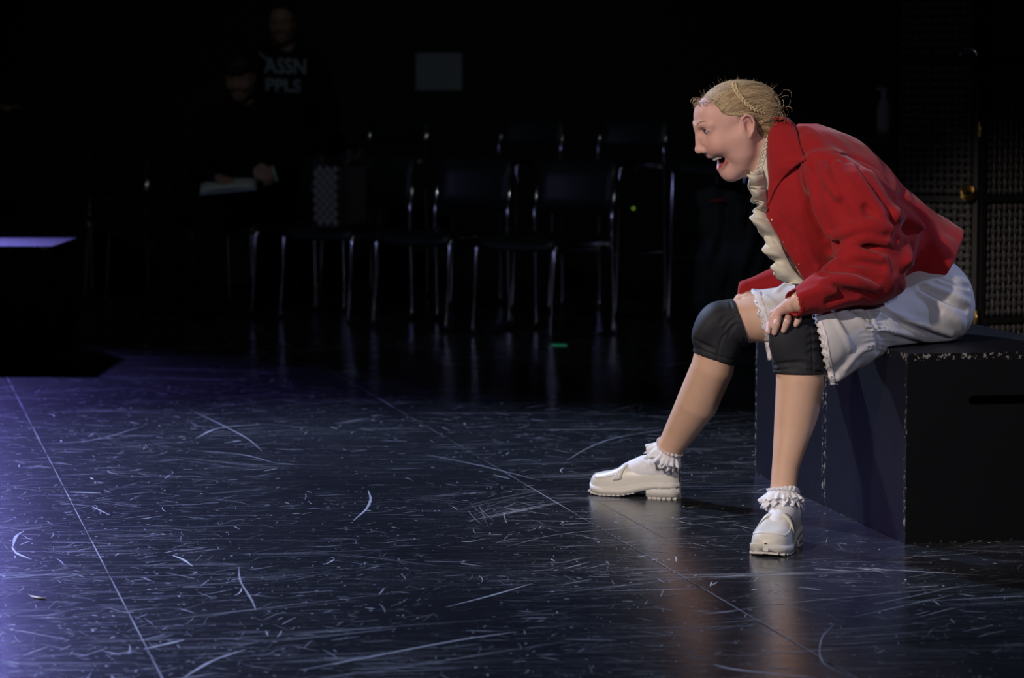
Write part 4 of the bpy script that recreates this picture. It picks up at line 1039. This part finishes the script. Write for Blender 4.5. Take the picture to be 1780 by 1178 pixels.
for o in woman.children:
    if o.name.startswith('sock'):
        for c in o.children: c.matrix_parent_inverse = Matrix.Identity(4)
# ================================================================== AUDIENCE SEATING
M_chrome = plain('chrome_steel_rod', (.78, .80, .84), .12, metal=1, noise=.03)
M_seat = plain('black_moulded_plastic', (.014, .017, .018), .45, spec=.4, noise=.1)
M_dark = plain('black_cloth', (.006, .006, .0075), .9, spec=.1, noise=.2)
def rounded(pts, r=.03, n=4, closed=False):
    P = [np.asarray(p, float) for p in pts]; out = []; m_ = len(P)
    for i in range(m_):
        if not closed and i in (0, m_ - 1): out.append(P[i]); continue
        a, b, c = P[i - 1], P[i], P[(i + 1) % m_]; u, v = a - b, c - b; lu, lv = np.linalg.norm(u), np.linalg.norm(v); k = min(r, lu * .45, lv * .45)
        p0, p1 = b + u / lu * k, b + v / lv * k
        for j in range(n + 1): t = j / n; out.append((1 - t) ** 2 * p0 + 2 * t * (1 - t) * b + t * t * p1)
    return out
def sheet(w, prof, bend, thick, nx=9):
    """panel w wide following a profile of (y, z); bend dishes its middle along y"""
    P = []
    for i in range(nx):
        x = -w / 2 + w * i / (nx - 1); q = bend * (1 - (2 * x / w) ** 2)
        P.append([(x, y + q * wy, z + q * wz) for y, z, wy, wz in prof])
    m_ = MB(); m_.grid(np.array(P), thick); return m_
def copy_tree(o, parent=None):
    c = o.copy(); COL.objects.link(c)
    if parent is not None: c.parent = parent
    for ch in list(o.children): copy_tree(ch, c)
    return c
def make_chair(name, label, group, hs, ht, hw, fb, rb, foot=False):
    """hs seat height, ht top of back, hw half width, fb / rb front and rear reach"""
    r = empty(name); tag(r, label, 'chair' if not foot else 'stool', group)
    for s in (-1, 1):
        x = s * hw; m_ = MB()
        m_.tube(rounded([(x, rb + .02, ht), (x, rb - .015, hs + .06), (x, rb, .010), (x, -fb, .010), (x, -fb + .035, hs - .01), (x, rb - .012, hs - .02)], .035), .0075, 8)
        m_.build('side_frame', M_chrome, r)
    m_ = MB(); m_.tube([(-hw, -fb + .06, hs - .03), (hw, -fb + .06, hs - .03)], .006, 8); m_.build('cross_bar', M_chrome, r)
    m_ = MB(); m_.tube([(-hw, rb - .03, hs - .03), (hw, rb - .03, hs - .03)], .006, 8); m_.build('cross_bar', M_chrome, r)
    if foot:
        m_ = MB(); m_.tube(rounded([(-hw, rb - .005, .30), (-hw, -fb + .012, .30), (hw, -fb + .012, .30), (hw, rb - .005, .30)], .01), .007, 8); m_.build('foot_rail', M_chrome, r)
    sheet(2 * hw - .02, [(-fb + .02, hs - .035, 0, -1), (-fb + .035, hs - .005, 0, -1), (-fb + .08, hs + .008, 0, -1), (0, hs, 0, -1), (rb - .06, hs - .004, 0, -1), (rb - .02, hs + .012, 0, -1)], .012, .009).build('seat', M_seat, r)
    b0 = hs + (ht - hs) * (.28 if not foot else .3)
    sheet(2 * hw - .012, [(rb - .012, b0, 1, 0), (rb - .004, b0 + (ht - b0) * .35, 1, 0), (rb + .006, b0 + (ht - b0) * .7, 1, 0), (rb + .02, ht + .004, 1, 0)], .028, .008).build('backrest', M_seat, r)
    return r
fit = np.mean([G(980, 598) - G(822, 582), G(1070, 578) - G(905, 570), G(640, 565) - G(490, 552)], 0)
RV = unit(fit[:2]); crz = math.atan2(RV[1], RV[0]); BK = np.array([-RV[1], RV[0]])
cen3 = np.mean([G(822, 582), G(980, 598), G(905, 570), G(1070, 578)], 0)[:2]
cen1 = np.mean([G(490, 552), G(640, 565), G(563, 546), G(717, 553)], 0)[:2]
stp = (cen3 - cen1) / 2
clab = ['black plastic chair with chrome legs nearest the laughing woman, foot by green tape', 'black chair with chrome legs in the middle of the three empty front chairs',
        'chrome legged chair that holds the diamond patterned bag', 'chair under the seated person with the notebook', 'dim chair just right of the left black box', 'dim chair behind the left black box at the edge']
chairs = []
proto = make_chair('stacking_chair', clab[0], 'front row of chairs', .425, .755, .225, .215, .215)
for i in range(6):
    o = proto if i == 0 else copy_tree(proto); c = cen3 - stp * i * (1 if i < 3 else 1.02); o.location = (c[0], c[1], 0); o.rotation_euler = (0, 0, crz); o['label'] = clab[i]; chairs.append(o)
slab = ['tall chrome bar stool behind the chair nearest the laughing woman', 'tall chrome bar stool behind the middle empty chair', 'tall chrome bar stool behind the chair with the bag', 'tall bar stool behind the left black box and dim chairs', 'tall bar stool under the draped dark coat']
D0 = G(1157, 545)[:2]
proto = None
for k, (pxr) in enumerate((1157, 978, 743, 310, 1372)):
    kx = (pxr - CX) / FPX; t = (D0[0] - kx * D0[1] * 1.0) / (RV[0] - kx * RV[1])        # walk along the row until the post falls there
    q = D0 - RV * t; c = q - RV * .205 - BK * .19
    if proto is None: proto = make_chair('bar_stool', slab[0], 'back row of tall bar stools', .735, .925, .205, .19, .19, foot=True); o = proto
    else: o = copy_tree(proto)
    o.location = (c[0], c[1], 0); o.rotation_euler = (0, 0, crz); o['label'] = slab[k]
    if k == 4: stoolE = c

# ---- coat over the last stool
m_ = Sculpt(); yE = stoolE[1] - .05
m_.poly([W(1235, 352, yE), W(1290, 345, yE + .05), W(1330, 360, yE + .1)], [.07, .085, .08], .04); m_.poly([W(1245, 380, yE - .08), W(1240, 450, yE - .13), W(1235, 515, yE - .13)], [.07, .085, .09], .05)
m_.poly([W(1290, 380, yE - .1), W(1295, 450, yE - .16), W(1290, 515, yE - .15)], [.085, .09, .095], .05); m_.poly([W(1320, 380, yE), W(1335, 450, yE - .06), W(1335, 500, yE - .05)], [.08, .085, .085], .05)
m_.fn(lambda p: (np.sin(p[:, 0] * 75 + 3 * np.sin(p[:, 2] * 9)) * .008 + wob(p, 30, .5) * .012).astype(np.float32), 'w')
V, Q = m_.mesh(axis((.7, 1.45, .009)), axis((yE - .4, yE + .35, .009)), axis((.02, .85, .009)))
o = mesh_np('draped_coat', V, Q, plain('dark_blue_grey_cloth', (.05, .062, .075), .85, spec=.15, noise=.3, nscale=8)); tag(o, 'dark blue grey coat draped over the rightmost bar stool', 'coat')
m_ = MB(); P = [[W(1234 + 28 * i / 6, 345 + 1.5 * math.sin(i), yE - .10), W(1234 + 28 * i / 6, 351 + 1.5 * math.sin(i), yE - .105)] for i in range(7)]; m_.grid(np.array(P), .004)
m_.build('red_strap', plain('red_webbing', (.35, .03, .03), .6), o)

# ---- bag on the third chair
cB = chairs[2].location; bag = empty('tote_bag', (cB[0] - .02, cB[1] - .02, .436), 1.22); tag(bag, 'dark tote bag with pale diamond pattern standing on a chair', 'bag')
M_bag = plain('dark_bag_canvas', (.014, .014, .016), .7, noise=.2); M_dia = plain('pale_diamond_print', (.17, .16, .17), .7, noise=.15)
P = []
for i in range(13):
    z = .29 * i / 12; bul = 1 + .06 * math.sin(math.pi * i / 12) - .05 * (i / 12) ** 2; ring = []
    for k in range(32):
        a = 2 * math.pi * k / 32; ring.append((.165 * bul * math.copysign(abs(math.cos(a)) ** .4, math.cos(a)), .08 * bul * math.copysign(abs(math.sin(a)) ** .5, math.sin(a)), z + .012 * math.sin(a * 3) * (i / 12) ** 3))
    P.append(ring + [ring[0]])
m_ = MB(); m_.grid(np.array(P)[::-1]); m_.add([P[0][k] for k in range(32)], [tuple(range(32))]); m_.build('bag_body', M_bag, bag)
dm = MB(); dm.add([(-.0155, 0, 0), (0, 0, .019), (.0155, 0, 0), (0, 0, -.019), (0, -.003, 0)], [(0, 4, 1), (1, 4, 2), (2, 4, 3), (3, 4, 0)]); dme = bpy.data.meshes.new('diamond'); dme.from_pydata(dm.v, [], dm.f); dme.materials.append(M_dia)
for row in range(13):
    for c_ in range(8):
        z = .026 + row * .0205; x = -.145 + c_ * .0385 + (.019 if row % 2 else 0)
        if x > .155: continue
        bul = 1 + .06 * math.sin(math.pi * z / .29) - .05 * (z / .29) ** 2
        o = link('diamond', dme, None, bag); o.location = (x, -.08 * bul * (1 - abs(x / .175) ** 5) ** .5 - .0012, z)
for row in range(13):
    for c_ in range(3):
        z = .026 + row * .0205; y = -.045 + c_ * .0385 + (.019 if row % 2 else 0)
        if abs(y) > .06: continue
        o = link('diamond', dme, None, bag); o.location = (-.167 * (1 + .05 * math.sin(math.pi * z / .29)), y, z); o.rotation_euler = (0, 0, -math.pi / 2)
for s in (-1, 1):
    m_ = MB(); m_.tube([(-.07 + .14 * i / 12, s * .06 + .05 * math.sin(math.pi * i / 12), .27 + .07 * math.sin(math.pi * i / 12)) for i in range(13)], .007, 6); m_.build('handle', M_bag, bag)
m_ = MB()
for i in range(7): m_.tube([(.02 + .02 * i, -.02, .285), (.05 + .022 * i, -.03 + .02 * math.sin(i), .33 + .02 * math.sin(i * 2)), (.09 + .024 * i, .0, .29)], .014, 6)
m_.build('scarf', plain('grey_speckled_knit', (.05, .05, .055), .9, noise=.6, nscale=150), bag)

# ================================================================== PEOPLE IN THE DARK
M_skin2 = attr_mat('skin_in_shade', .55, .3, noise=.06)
M_hair2 = plain('dark_hair', (.012, .009, .008), .6)
def hand_ops(S, wrist, d, up, side, curl=.5):
    d = unit(d); up = unit(up - d * np.dot(up, d)); x = np.cross(d, up) * side
    for i in range(4):
        k_ = wrist + d * (.088 - .004 * abs(i - 1.3)) + x * (.030 - .020 * i); S.cone(wrist + d * .015, k_, .018, .011, .01)
        S.poly([k_, k_ + d * .035 * (1 - curl * .3) - up * .018 * curl, k_ + d * .045 * (1 - curl * .2) - up * .05 * curl, k_ + d * .035 - up * .075 * curl], [.0095, .009, .008, .007], .004)
    S.poly([wrist + d * .025 + x * .02, wrist + d * .06 + x * .045 - up * .01, wrist + d * .09 + x * .04 - up * .02], [.013, .011, .009], .006)
def person(label, J, look, step, parts, base):
    root = empty('person', base); tag(root, label, 'person')
    F = unit(look); U = unit(np.array([0, 0, 1.0]) - F * F[2]); L = np.cross(U, F); H = Frame(np.asarray(J['head'], float), F, L, U, .97)
    S = Sculpt(); S.ell(J['chest'], (.16, .10, .20), .04, R=[L, F, U]); S.ell(J['pelvis'], (.16, .11, .12), .05, R=[L, F, U]); S.cone(J['pelvis'], J['chest'], .10, .11, .05)
    S.poly([H(-12, 0, -45), J['neck']], [.052, .06], .02)
    for s in ('l', 'r'):
        S.poly([J['neck'], J['sh' + s], J['el' + s], J['wr' + s]], [.06, .052, .040, .026], .025); S.poly([J['hip' + s], J['kn' + s], J['an' + s]], [.085, .055, .036], .03); S.cone(J['an' + s] + np.array([0, 0, -.04]), J['to' + s], .032, .022, .02)
        hd = J['hand' + s]; hand_ops(S, np.asarray(J['wr' + s]), np.asarray(hd[0], float), np.asarray(hd[1], float), 1 if s == 'l' else -1, hd[2])
    head_ops(S, H, laugh=False)
    pts = np.array([np.asarray(v, float) for k, v in J.items() if not k.startswith('hand')]); lo, hi = pts.min(0) - .25, pts.max(0) + .25; lo[2] = max(lo[2], .002)
    def ax3(st, hi_=hi, lo_=lo): return [axis((lo_[i], hi_[i], st)) for i in range(3)]
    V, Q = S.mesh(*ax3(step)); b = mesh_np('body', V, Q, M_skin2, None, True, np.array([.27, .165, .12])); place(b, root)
    C = Sculpt(); C.ell(J['chest'], (.185, .125, .225), .04, R=[L, F, U]); C.ell(np.asarray(J['pelvis']) + np.array([0, 0, .03]), (.18, .13, .12), .05, R=[L, F, U]); C.cone(J['pelvis'], J['chest'], .12, .125, .05)
    for s in ('l', 'r'): C.poly([J['neck'], J['sh' + s], J['el' + s]] + ([J['wr' + s]] if parts['long'] else []), [.066, .068, .056] + ([.040] if parts['long'] else []), .03)
    C.fn(lambda p: wob(p, 30, 1.3) * .006, 'w')
    if not parts['long']: C.poly([H(-12, 0, -45), J['neck']], [.062, .06], .004, 's')
    V, Q = C.mesh(*ax3(step * 1.3)); sh = mesh_np('shirt', V, Q, M_dark); place(sh, root)
    T = Sculpt(); T.ell(J['pelvis'], (.178, .128, .13), .05, R=[L, F, U])
    for s in ('l', 'r'): T.poly([J['hip' + s], J['kn' + s], np.asarray(J['an' + s]) + np.array([0, 0, .03])], [.10, .075, .058], .03)
    V, Q = T.mesh(*ax3(step * 1.5)); place(mesh_np('trousers', V, Q, M_dark), root)
    for s in ('l', 'r'):
        K = Sculpt(); K.cone(np.asarray(J['an' + s]) + np.array([0, 0, -.045]), np.asarray(J['to' + s]), .046, .034, .03); K.cone(np.asarray(J['an' + s]) + np.array([0, 0, -.01]), np.asarray(J['an' + s]) + np.array([0, 0, -.04]), .044, .046, .02); K.plane((0, 0, .003), (0, 0, -1))
        c = (np.asarray(J['an' + s]) + np.asarray(J['to' + s])) / 2; V, Q = K.mesh(*[axis((c[i] - .2, c[i] + .2, .008)) if i < 2 else axis((-.01, .25, .008)) for i in range(3)]); place(mesh_np('shoe', V, Q, M_dark), root)
    A = Sculpt(); A.ell(H(4, 0, 42), [.100, .082, .082], .01, 'u', H.A)
    if parts['hair'] == 'cap': A.ell(H(80, 0, 66), [.065, .062, .010], .015, 'u', [unit(F - .25 * U), L, unit(U + .25 * F)])
    else: A.ell(H(-60, 0, -30), [.050, .075, .080], .03, 'u', H.A)
    HOf = H.O.astype(np.float32)
    def cut(p):
        q = (p - HOf) * 1000; f = q @ F.astype(np.float32); u = q @ U.astype(np.float32); fr = (f - (44 + 1.4 * np.maximum(u - 52, 0))) * .55
        if parts['hair'] == 'cap': return (np.maximum(42 - u, -200) * .001).astype(np.float32)
        return (np.maximum(fr, np.minimum(25 - u, f + 15)) * .001).astype(np.float32)
    A.fn(cut, 'i', .004); c = H.O; V, Q = A.mesh(axis((c[0] - .2, c[0] + .2, .006)), axis((c[1] - .2, c[1] + .2, .006)), axis((c[2] - .15, c[2] + .2, .006)))
    o = mesh_np('cap' if parts['hair'] == 'cap' else 'hair', V, Q, M_hair2); place(o, root)
    for s in (1, -1):
        m_ = MB(); m_.col = (.5, .48, .46); m_.ell(H(89, s * 32, 13), (.012, .013, .0055), np.array(H.A).T, 10, 6); m_.col = (.02, .015, .012); m_.ell(H(96, s * 32, 13), (.006, .007, .006), np.array(H.A).T, 8, 6); m_.build('eye', M_eye, colors=True, root=root)
    return root, S, C
# seated, notebook on the lap
c0 = np.array(chairs[3].location); FW = np.array([-BK[0], -BK[1], 0]); RT = np.array([RV[0], RV[1], 0])
yS = c0[1]
pel = np.array([c0[0], c0[1] + .04, .53]); ch = W(420, 240, yS + .02); sc_ = lambda p, a, b, z: p + RT * a + FW * b + np.array([0, 0, z])
hd_ = W(418, 136, yS - .02); nk = np.array([hd_[0] + .004, yS + .05, hd_[2] - .155])
nbp = W(397, 325, yS - .36)
J = dict(head=hd_, neck=nk, chest=np.array([nk[0], yS + .04, nk[2] - .20]), pelvis=pel, shl=nk + np.array([.165, 0, -.045]), shr=nk + np.array([-.165, .0, -.045]), ell=nk + np.array([.21, -.10, -.29]), elr=nk + np.array([-.21, -.12, -.29]),
         wrl=W(446, 284, yS - .26), wrr=W(374, 307, yS - .30), hipl=pel + RT * .09, hipr=pel - RT * .09, knl=sc_(pel, .15, .42, -.03), knr=sc_(pel, -.12, .44, -.03), anl=sc_(pel, .14, .40, -.45), anr=sc_(pel, -.10, .42, -.45), tol=sc_(pel, .16, .56, -.495), tor=sc_(pel, -.12, .58, -.495),
         handl=((.55, -.6, -.45), (0, -.6, .8), .8), handr=((.5, -.6, -.15), (0, -.2, 1), .5))
person('seated person in black with dark cap writing in a notebook on the lap', J, (-.08, -1, -.16), .0075, dict(long=True, hair='cap'), (pel[0], pel[1], 0))
M_paper = plain('white_paper', (.45, .48, .42), .7, noise=.05)
nb = empty('notebook', tuple(nbp), math.radians(4)); tag(nb, 'open spiral notebook held on the lap of the seated person', 'notebook'); nb.rotation_euler = (math.radians(12), math.radians(-5), math.radians(4))
m_ = MB(); m_.box((0, 0, 0), (.265, .19, .006), bev=.001); m_.build('cover', plain('blue_grey_card', (.30, .38, .44), .6), nb)
for k in range(3):
    m_ = MB(); P = [[(-.128 + .256 * i / 8, -.09 + .18 * j / 4, .006 + k * .003 + (.010 + .004 * k) * math.sin(math.pi * i / 8) * .5) for j in range(5)] for i in range(9)]; m_.grid(np.array(P), .0018); m_.build('page', M_paper, nb)
m_ = MB()
for k in range(16): m_.tube([(.130 + .007 * math.cos(a), -.085 + .17 * k / 15, .006 + .007 * math.sin(a)) for a in np.linspace(0, 6.28, 9)], .0012, 4)
m_.build('spiral_wire', M_chrome, nb)
m_ = MB(); a, b = W(474, 288, yS - .33), W(482, 317, yS - .36); m_.tube([a, a * .9 + b * .1, a * .1 + b * .9, b], [.004, .0042, .0042, .001], 7); o = m_.build('pencil', plain('green_pencil', (.25, .45, .3), .5)); tag(o, 'green pencil in the hand of the seated person', 'pencil')
# standing behind, lettered shirt
yT = 14.25; hd_ = W(491, 42, yT); nk = hd_ + np.array([0, .05, -.155])
J = dict(head=hd_, neck=nk, chest=nk + np.array([0, .02, -.21]), pelvis=np.array([nk[0], yT + .07, .80]), shl=nk + np.array([.17, 0, -.05]), shr=nk + np.array([-.17, 0, -.05]), ell=nk + np.array([.24, .02, -.32]), elr=nk + np.array([-.24, .02, -.32]), wrl=nk + np.array([.22, -.12, -.52]), wrr=nk + np.array([-.22, -.10, -.52]),
         hipl=np.array([nk[0] + .09, yT + .07, .78]), hipr=np.array([nk[0] - .09, yT + .07, .78]), knl=np.array([nk[0] + .11, yT + .03, .43]), knr=np.array([nk[0] - .11, yT + .04, .43]), anl=np.array([nk[0] + .12, yT + .08, .085]), anr=np.array([nk[0] - .12, yT + .08, .085]), tol=np.array([nk[0] + .14, yT - .09, .036]), tor=np.array([nk[0] - .14, yT - .09, .036]),
         handl=((0, -.3, -1), (.9, 0, 0), .3), handr=((0, -.3, -1), (-.9, 0, 0), .3))
pr, S_, C_ = person('person standing in the dark in a black lettered T-shirt', J, (-.05, -1, -.05), .008, dict(long=True, hair='hair'), (nk[0], yT + .07, 0))
M_print = plain('pale_shirt_print', (.25, .30, .33), .7)
def shirt_text(txt, x0, y0, size, shear):
    cu = bpy.data.curves.new('lettering', 'FONT'); cu.body = txt; cu.size = 1; cu.offset = .02; cu.resolution_u = 3
    tmp = bpy.data.objects.new('tmp', cu); COL.objects.link(tmp); dg = bpy.context.evaluated_depsgraph_get(); me = bpy.data.meshes.new_from_object(tmp.evaluated_get(dg)); bpy.data.objects.remove(tmp); bpy.data.curves.remove(cu)
    bm = bmesh.new(); bm.from_mesh(me); bmesh.ops.triangulate(bm, faces=bm.faces[:]); bmesh.ops.subdivide_edges(bm, edges=bm.edges[:], cuts=1)
    wd = max(v.co.x for v in bm.verts)
    for v in bm.verts:
        px, py = x0 + v.co.x / wd * size[0] , y0 - v.co.y / .72 * size[1] + shear * (v.co.x / wd) * size[0]
        p = C_.hit(px, py, yT - .4, yT + .3, .004); v.co = Vector(p + np.array([0, -.003, 0]))
    bm.to_mesh(me); bm.free(); me.materials.clear(); me.materials.append(M_print); o = link('lettering', me, None); place(o, pr); o['label'] = 'pale block lettering'
shirt_text('ASSN', 460, 126, (72, 27), .04); shirt_text('PPLS', 461, 157, (62, 22), .05)
m_ = MB(); P = [[C_.hit(449 + 18 * i / 6, 90 + 14 * i / 6 + d, yT - .4, yT + .3) + np.array([0, -.004, 0]) for d in (-1.2, 1.2 + i * .6)] for i in range(7)]; m_.grid(np.array(P), .001); o = m_.build('lettering', M_print); place(o, pr)
# someone at the far left, only a forearm reaches into view
yU = 14.3; hd_ = W(-175, 60, yU); nk = hd_ + np.array([0, .04, -.155])
J = dict(head=hd_, neck=nk, chest=nk + np.array([0, .02, -.21]), pelvis=np.array([nk[0], yU + .05, .78]), shl=nk + np.array([.17, 0, -.05]), shr=nk + np.array([-.17, 0, -.05]), ell=nk + np.array([.22, -.08, -.20]), elr=nk + np.array([-.24, .02, -.30]), wrl=W(-8, 189, yU - .16), wrr=nk + np.array([-.22, -.12, -.50]),
         hipl=np.array([nk[0] + .09, yU + .05, .76]), hipr=np.array([nk[0] - .09, yU + .05, .76]), knl=np.array([nk[0] + .11, yU, .42]), knr=np.array([nk[0] - .11, yU, .42]), anl=np.array([nk[0] + .12, yU + .05, .085]), anr=np.array([nk[0] - .12, yU + .05, .085]), tol=np.array([nk[0] + .14, yU - .11, .036]), tor=np.array([nk[0] - .14, yU - .11, .036]),
         handl=((1, -.15, .12), (0, 0, 1), .15), handr=((0, -.3, -1), (-.9, 0, 0), .3))
person('person at the left edge of whom only a dim hand shows', J, (.4, -1, -.1), .009, dict(long=True, hair='hair'), (nk[0], yU + .05, 0))

# ================================================================== BACK OF THE ROOM
def flat_sheet(name, x0, x1, y0, y1, Y, th, mat, label, cat):
    a, b = W(x0, y1, Y), W(x1, y0, Y); m_ = MB(); m_.box(((a[0] + b[0]) / 2, Y, (a[2] + b[2]) / 2), (b[0] - a[0], th, b[2] - a[2]), bev=th * .2); o = m_.build(name, mat); tag(o, label, cat); return o
flat_sheet('paper_notice', 723, 803, 92, 157, 15.237, .003, plain('grey_white_paper', (.25, .275, .30), .8), 'blank pale paper notice on the black back wall', 'notice')
led = flat_sheet('indicator_light', 1096, 1106, 355, 369, 15.23, .02, M_seat, 'tiny green indicator light low on the back wall', 'light')
m_ = MB(); m_.ell(W(1101, 362, 15.215), (.006, .005, .006)); ml = plain('green_led', (.5, .8, .1), .4); bb = ml.node_tree.nodes['Principled BSDF']; bb.inputs['Emission Color'].default_value = (.45, .8, .08, 1); bb.inputs['Emission Strength'].default_value = .5
o = m_.build('led', ml); o.parent = led

# ---- woven folding screen
M_weave = plain('black_woven_strip', (.062, .060, .062), .55, spec=.4, noise=.5, nscale=30)
M_frame = plain('black_lacquered_wood', (.010, .010, .011), .4, spec=.4, noise=.2)
M_brass = plain('brass', (.75, .52, .16), .25, metal=1, noise=.05)
scr = empty('folding_screen', (W(1705, 560, 9.0)[0], 9.0, 0)); tag(scr, 'black woven folding screen with brass hinges behind the boxes on the right', 'screen')
SX = [W(1548, 300, 9.12), W(1703, 300, 8.98), W(1858, 300, 9.12), W(2010, 300, 8.98)]
zr = [.06, .70, W(0, 346, 9)[2], W(0, 103, 9)[2], 1.78]
zr = [.05, .30, zr[2], zr[3], 1.62]
for k in range(3):
    a, b = SX[k].copy(), SX[k + 1].copy(); a[2] = b[2] = 0; d = unit(b - a); n_ = np.array([d[1], -d[0], 0]); Rm = np.array([d, -n_, [0, 0, 1.0]]).T; Lw = np.linalg.norm(b - a)
    def add(name, x, z, w_, h_, t_, mat, y=0, bev=.002):
        m_ = MB(); m_.box(a + d * x + n_ * y + np.array([0, 0, z]), (w_, t_, h_), Rm, bev); o = m_.build(name, mat); place(o, scr); return o
    add('post', .011, .83, .020, 1.62, .024, M_frame); add('post', Lw - .011, .83, .020, 1.62, .024, M_frame)
    for z in zr: add('rail', Lw / 2, z, Lw - .044, .022, .022, M_frame)
    for q in range(4):
        m_ = MB(); z0, z1 = zr[q] + .014, zr[q + 1] - .014; x0, x1 = .026, Lw - .026; nc = max(2, int((x1 - x0) / .0215)); nr = max(2, int((z1 - z0) / .0255)); cw, chh = (x1 - x0) / nc, (z1 - z0) / nr
        tone_ = []
        for i in range(nc):           # upright flat strips, weaving in and out of the cross strips
            P = []
            for r_ in range(nr * 2 + 1):
                z = z0 + (z1 - z0) * r_ / (nr * 2); off = .0045 * math.cos(math.pi * (r_ / 2 - .5 + i)) if r_ % 2 else 0
                P.append([a + d * (x0 + cw * (i + .5) + sx * cw * .30) + n_ * off + np.array([0, 0, z]) for sx in (-1, 1)])
            m_.grid(np.array(P), .0016)
        for r_ in range(nr):
            P = []
            for i in range(nc * 2 + 1):
                x = x0 + (x1 - x0) * i / (nc * 2); off = -.0045 * math.cos(math.pi * (r_ + (i - 1) / 2)) if i % 2 else 0
                P.append([a + d * x + n_ * off + np.array([0, 0, z0 + chh * (r_ + .5) + sz * chh * .30]) for sz in (-1, 1)])
            m_.grid(np.array(P), .0016)
        o = m_.build('woven_panel', M_weave); place(o, scr)
for (px, py) in ((1704, 225), (1697, 552)):
    p = W(px, py, 8.955); m_ = MB(); m_.box(p, (.014, .004, .05), None, .0012); m_.tube([p + np.array([0, -.004, -.026]), p + np.array([0, -.004, .026])], .0045, 8); o = m_.build('hinge', M_brass); place(o, scr)
m_ = MB(); m_.tube([W(1684 + 15 * math.cos(t), 97 - 14 * math.sin(t), 8.95) for t in np.linspace(.05, 3.0, 14)], .0055, 8); o = m_.build('chrome_handle', M_chrome); place(o, scr)
m_ = MB()
for k in range(5): m_.tube([W(1682 + 12 * math.cos(t), 335 + 9 * math.sin(t) + (k - 2) * 2.4, 8.955 - .006 * math.sin(t)) for t in np.linspace(0, 6.28, 13)], .0022, 6)
o = m_.build('brass_clasp', M_brass); place(o, scr)

# ---- table with bottle behind the woman
tb = empty('side_table', (W(1480, 242, 10.4)[0], 10.4, 0)); tag(tb, 'narrow table with pale beige top edge behind the seated woman', 'table')
ztop = W(1500, 238, 10.4)[2]
m_ = MB(); m_.box((0, .2, ztop - .012), (.62, .40, .022), None, .002); m_.build('table_top', plain('beige_laminate', (.16, .13, .09), .6), tb)
for sx in (-1, 1):
    for sy in (.04, .36): m_ = MB(); m_.box((sx * .28, sy, (ztop - .023) / 2), (.035, .035, ztop - .023), None, .002); m_.build('leg', M_frame, tb)
bt = empty('spray_bottle', (W(1537, 225, 10.45)[0], 10.47, ztop)); tag(bt, 'slim white bottle on the table beside the woven screen', 'bottle')
M_bt = plain('white_plastic', (.80, .78, .82), .5); m_ = MB(); prof = [(.0, 0), (.024, .001), (.026, .01), (.026, .11), (.022, .13), (.010, .15), (.010, .165)]
P = [[(r * math.cos(a), r * math.sin(a), z) for a in np.linspace(0, 2 * math.pi, 19)] for r, z in prof]; m_.grid(np.array(P)[::-1]); m_.build('bottle_body', M_bt, bt)
m_ = MB(); m_.tube([(0, 0, .163), (0, 0, .19)], [.013, .012], 10); m_.tube([(0, 0, .186), (-.03, -.004, .184)], .006, 8); m_.build('bottle_cap', M_bt, bt)
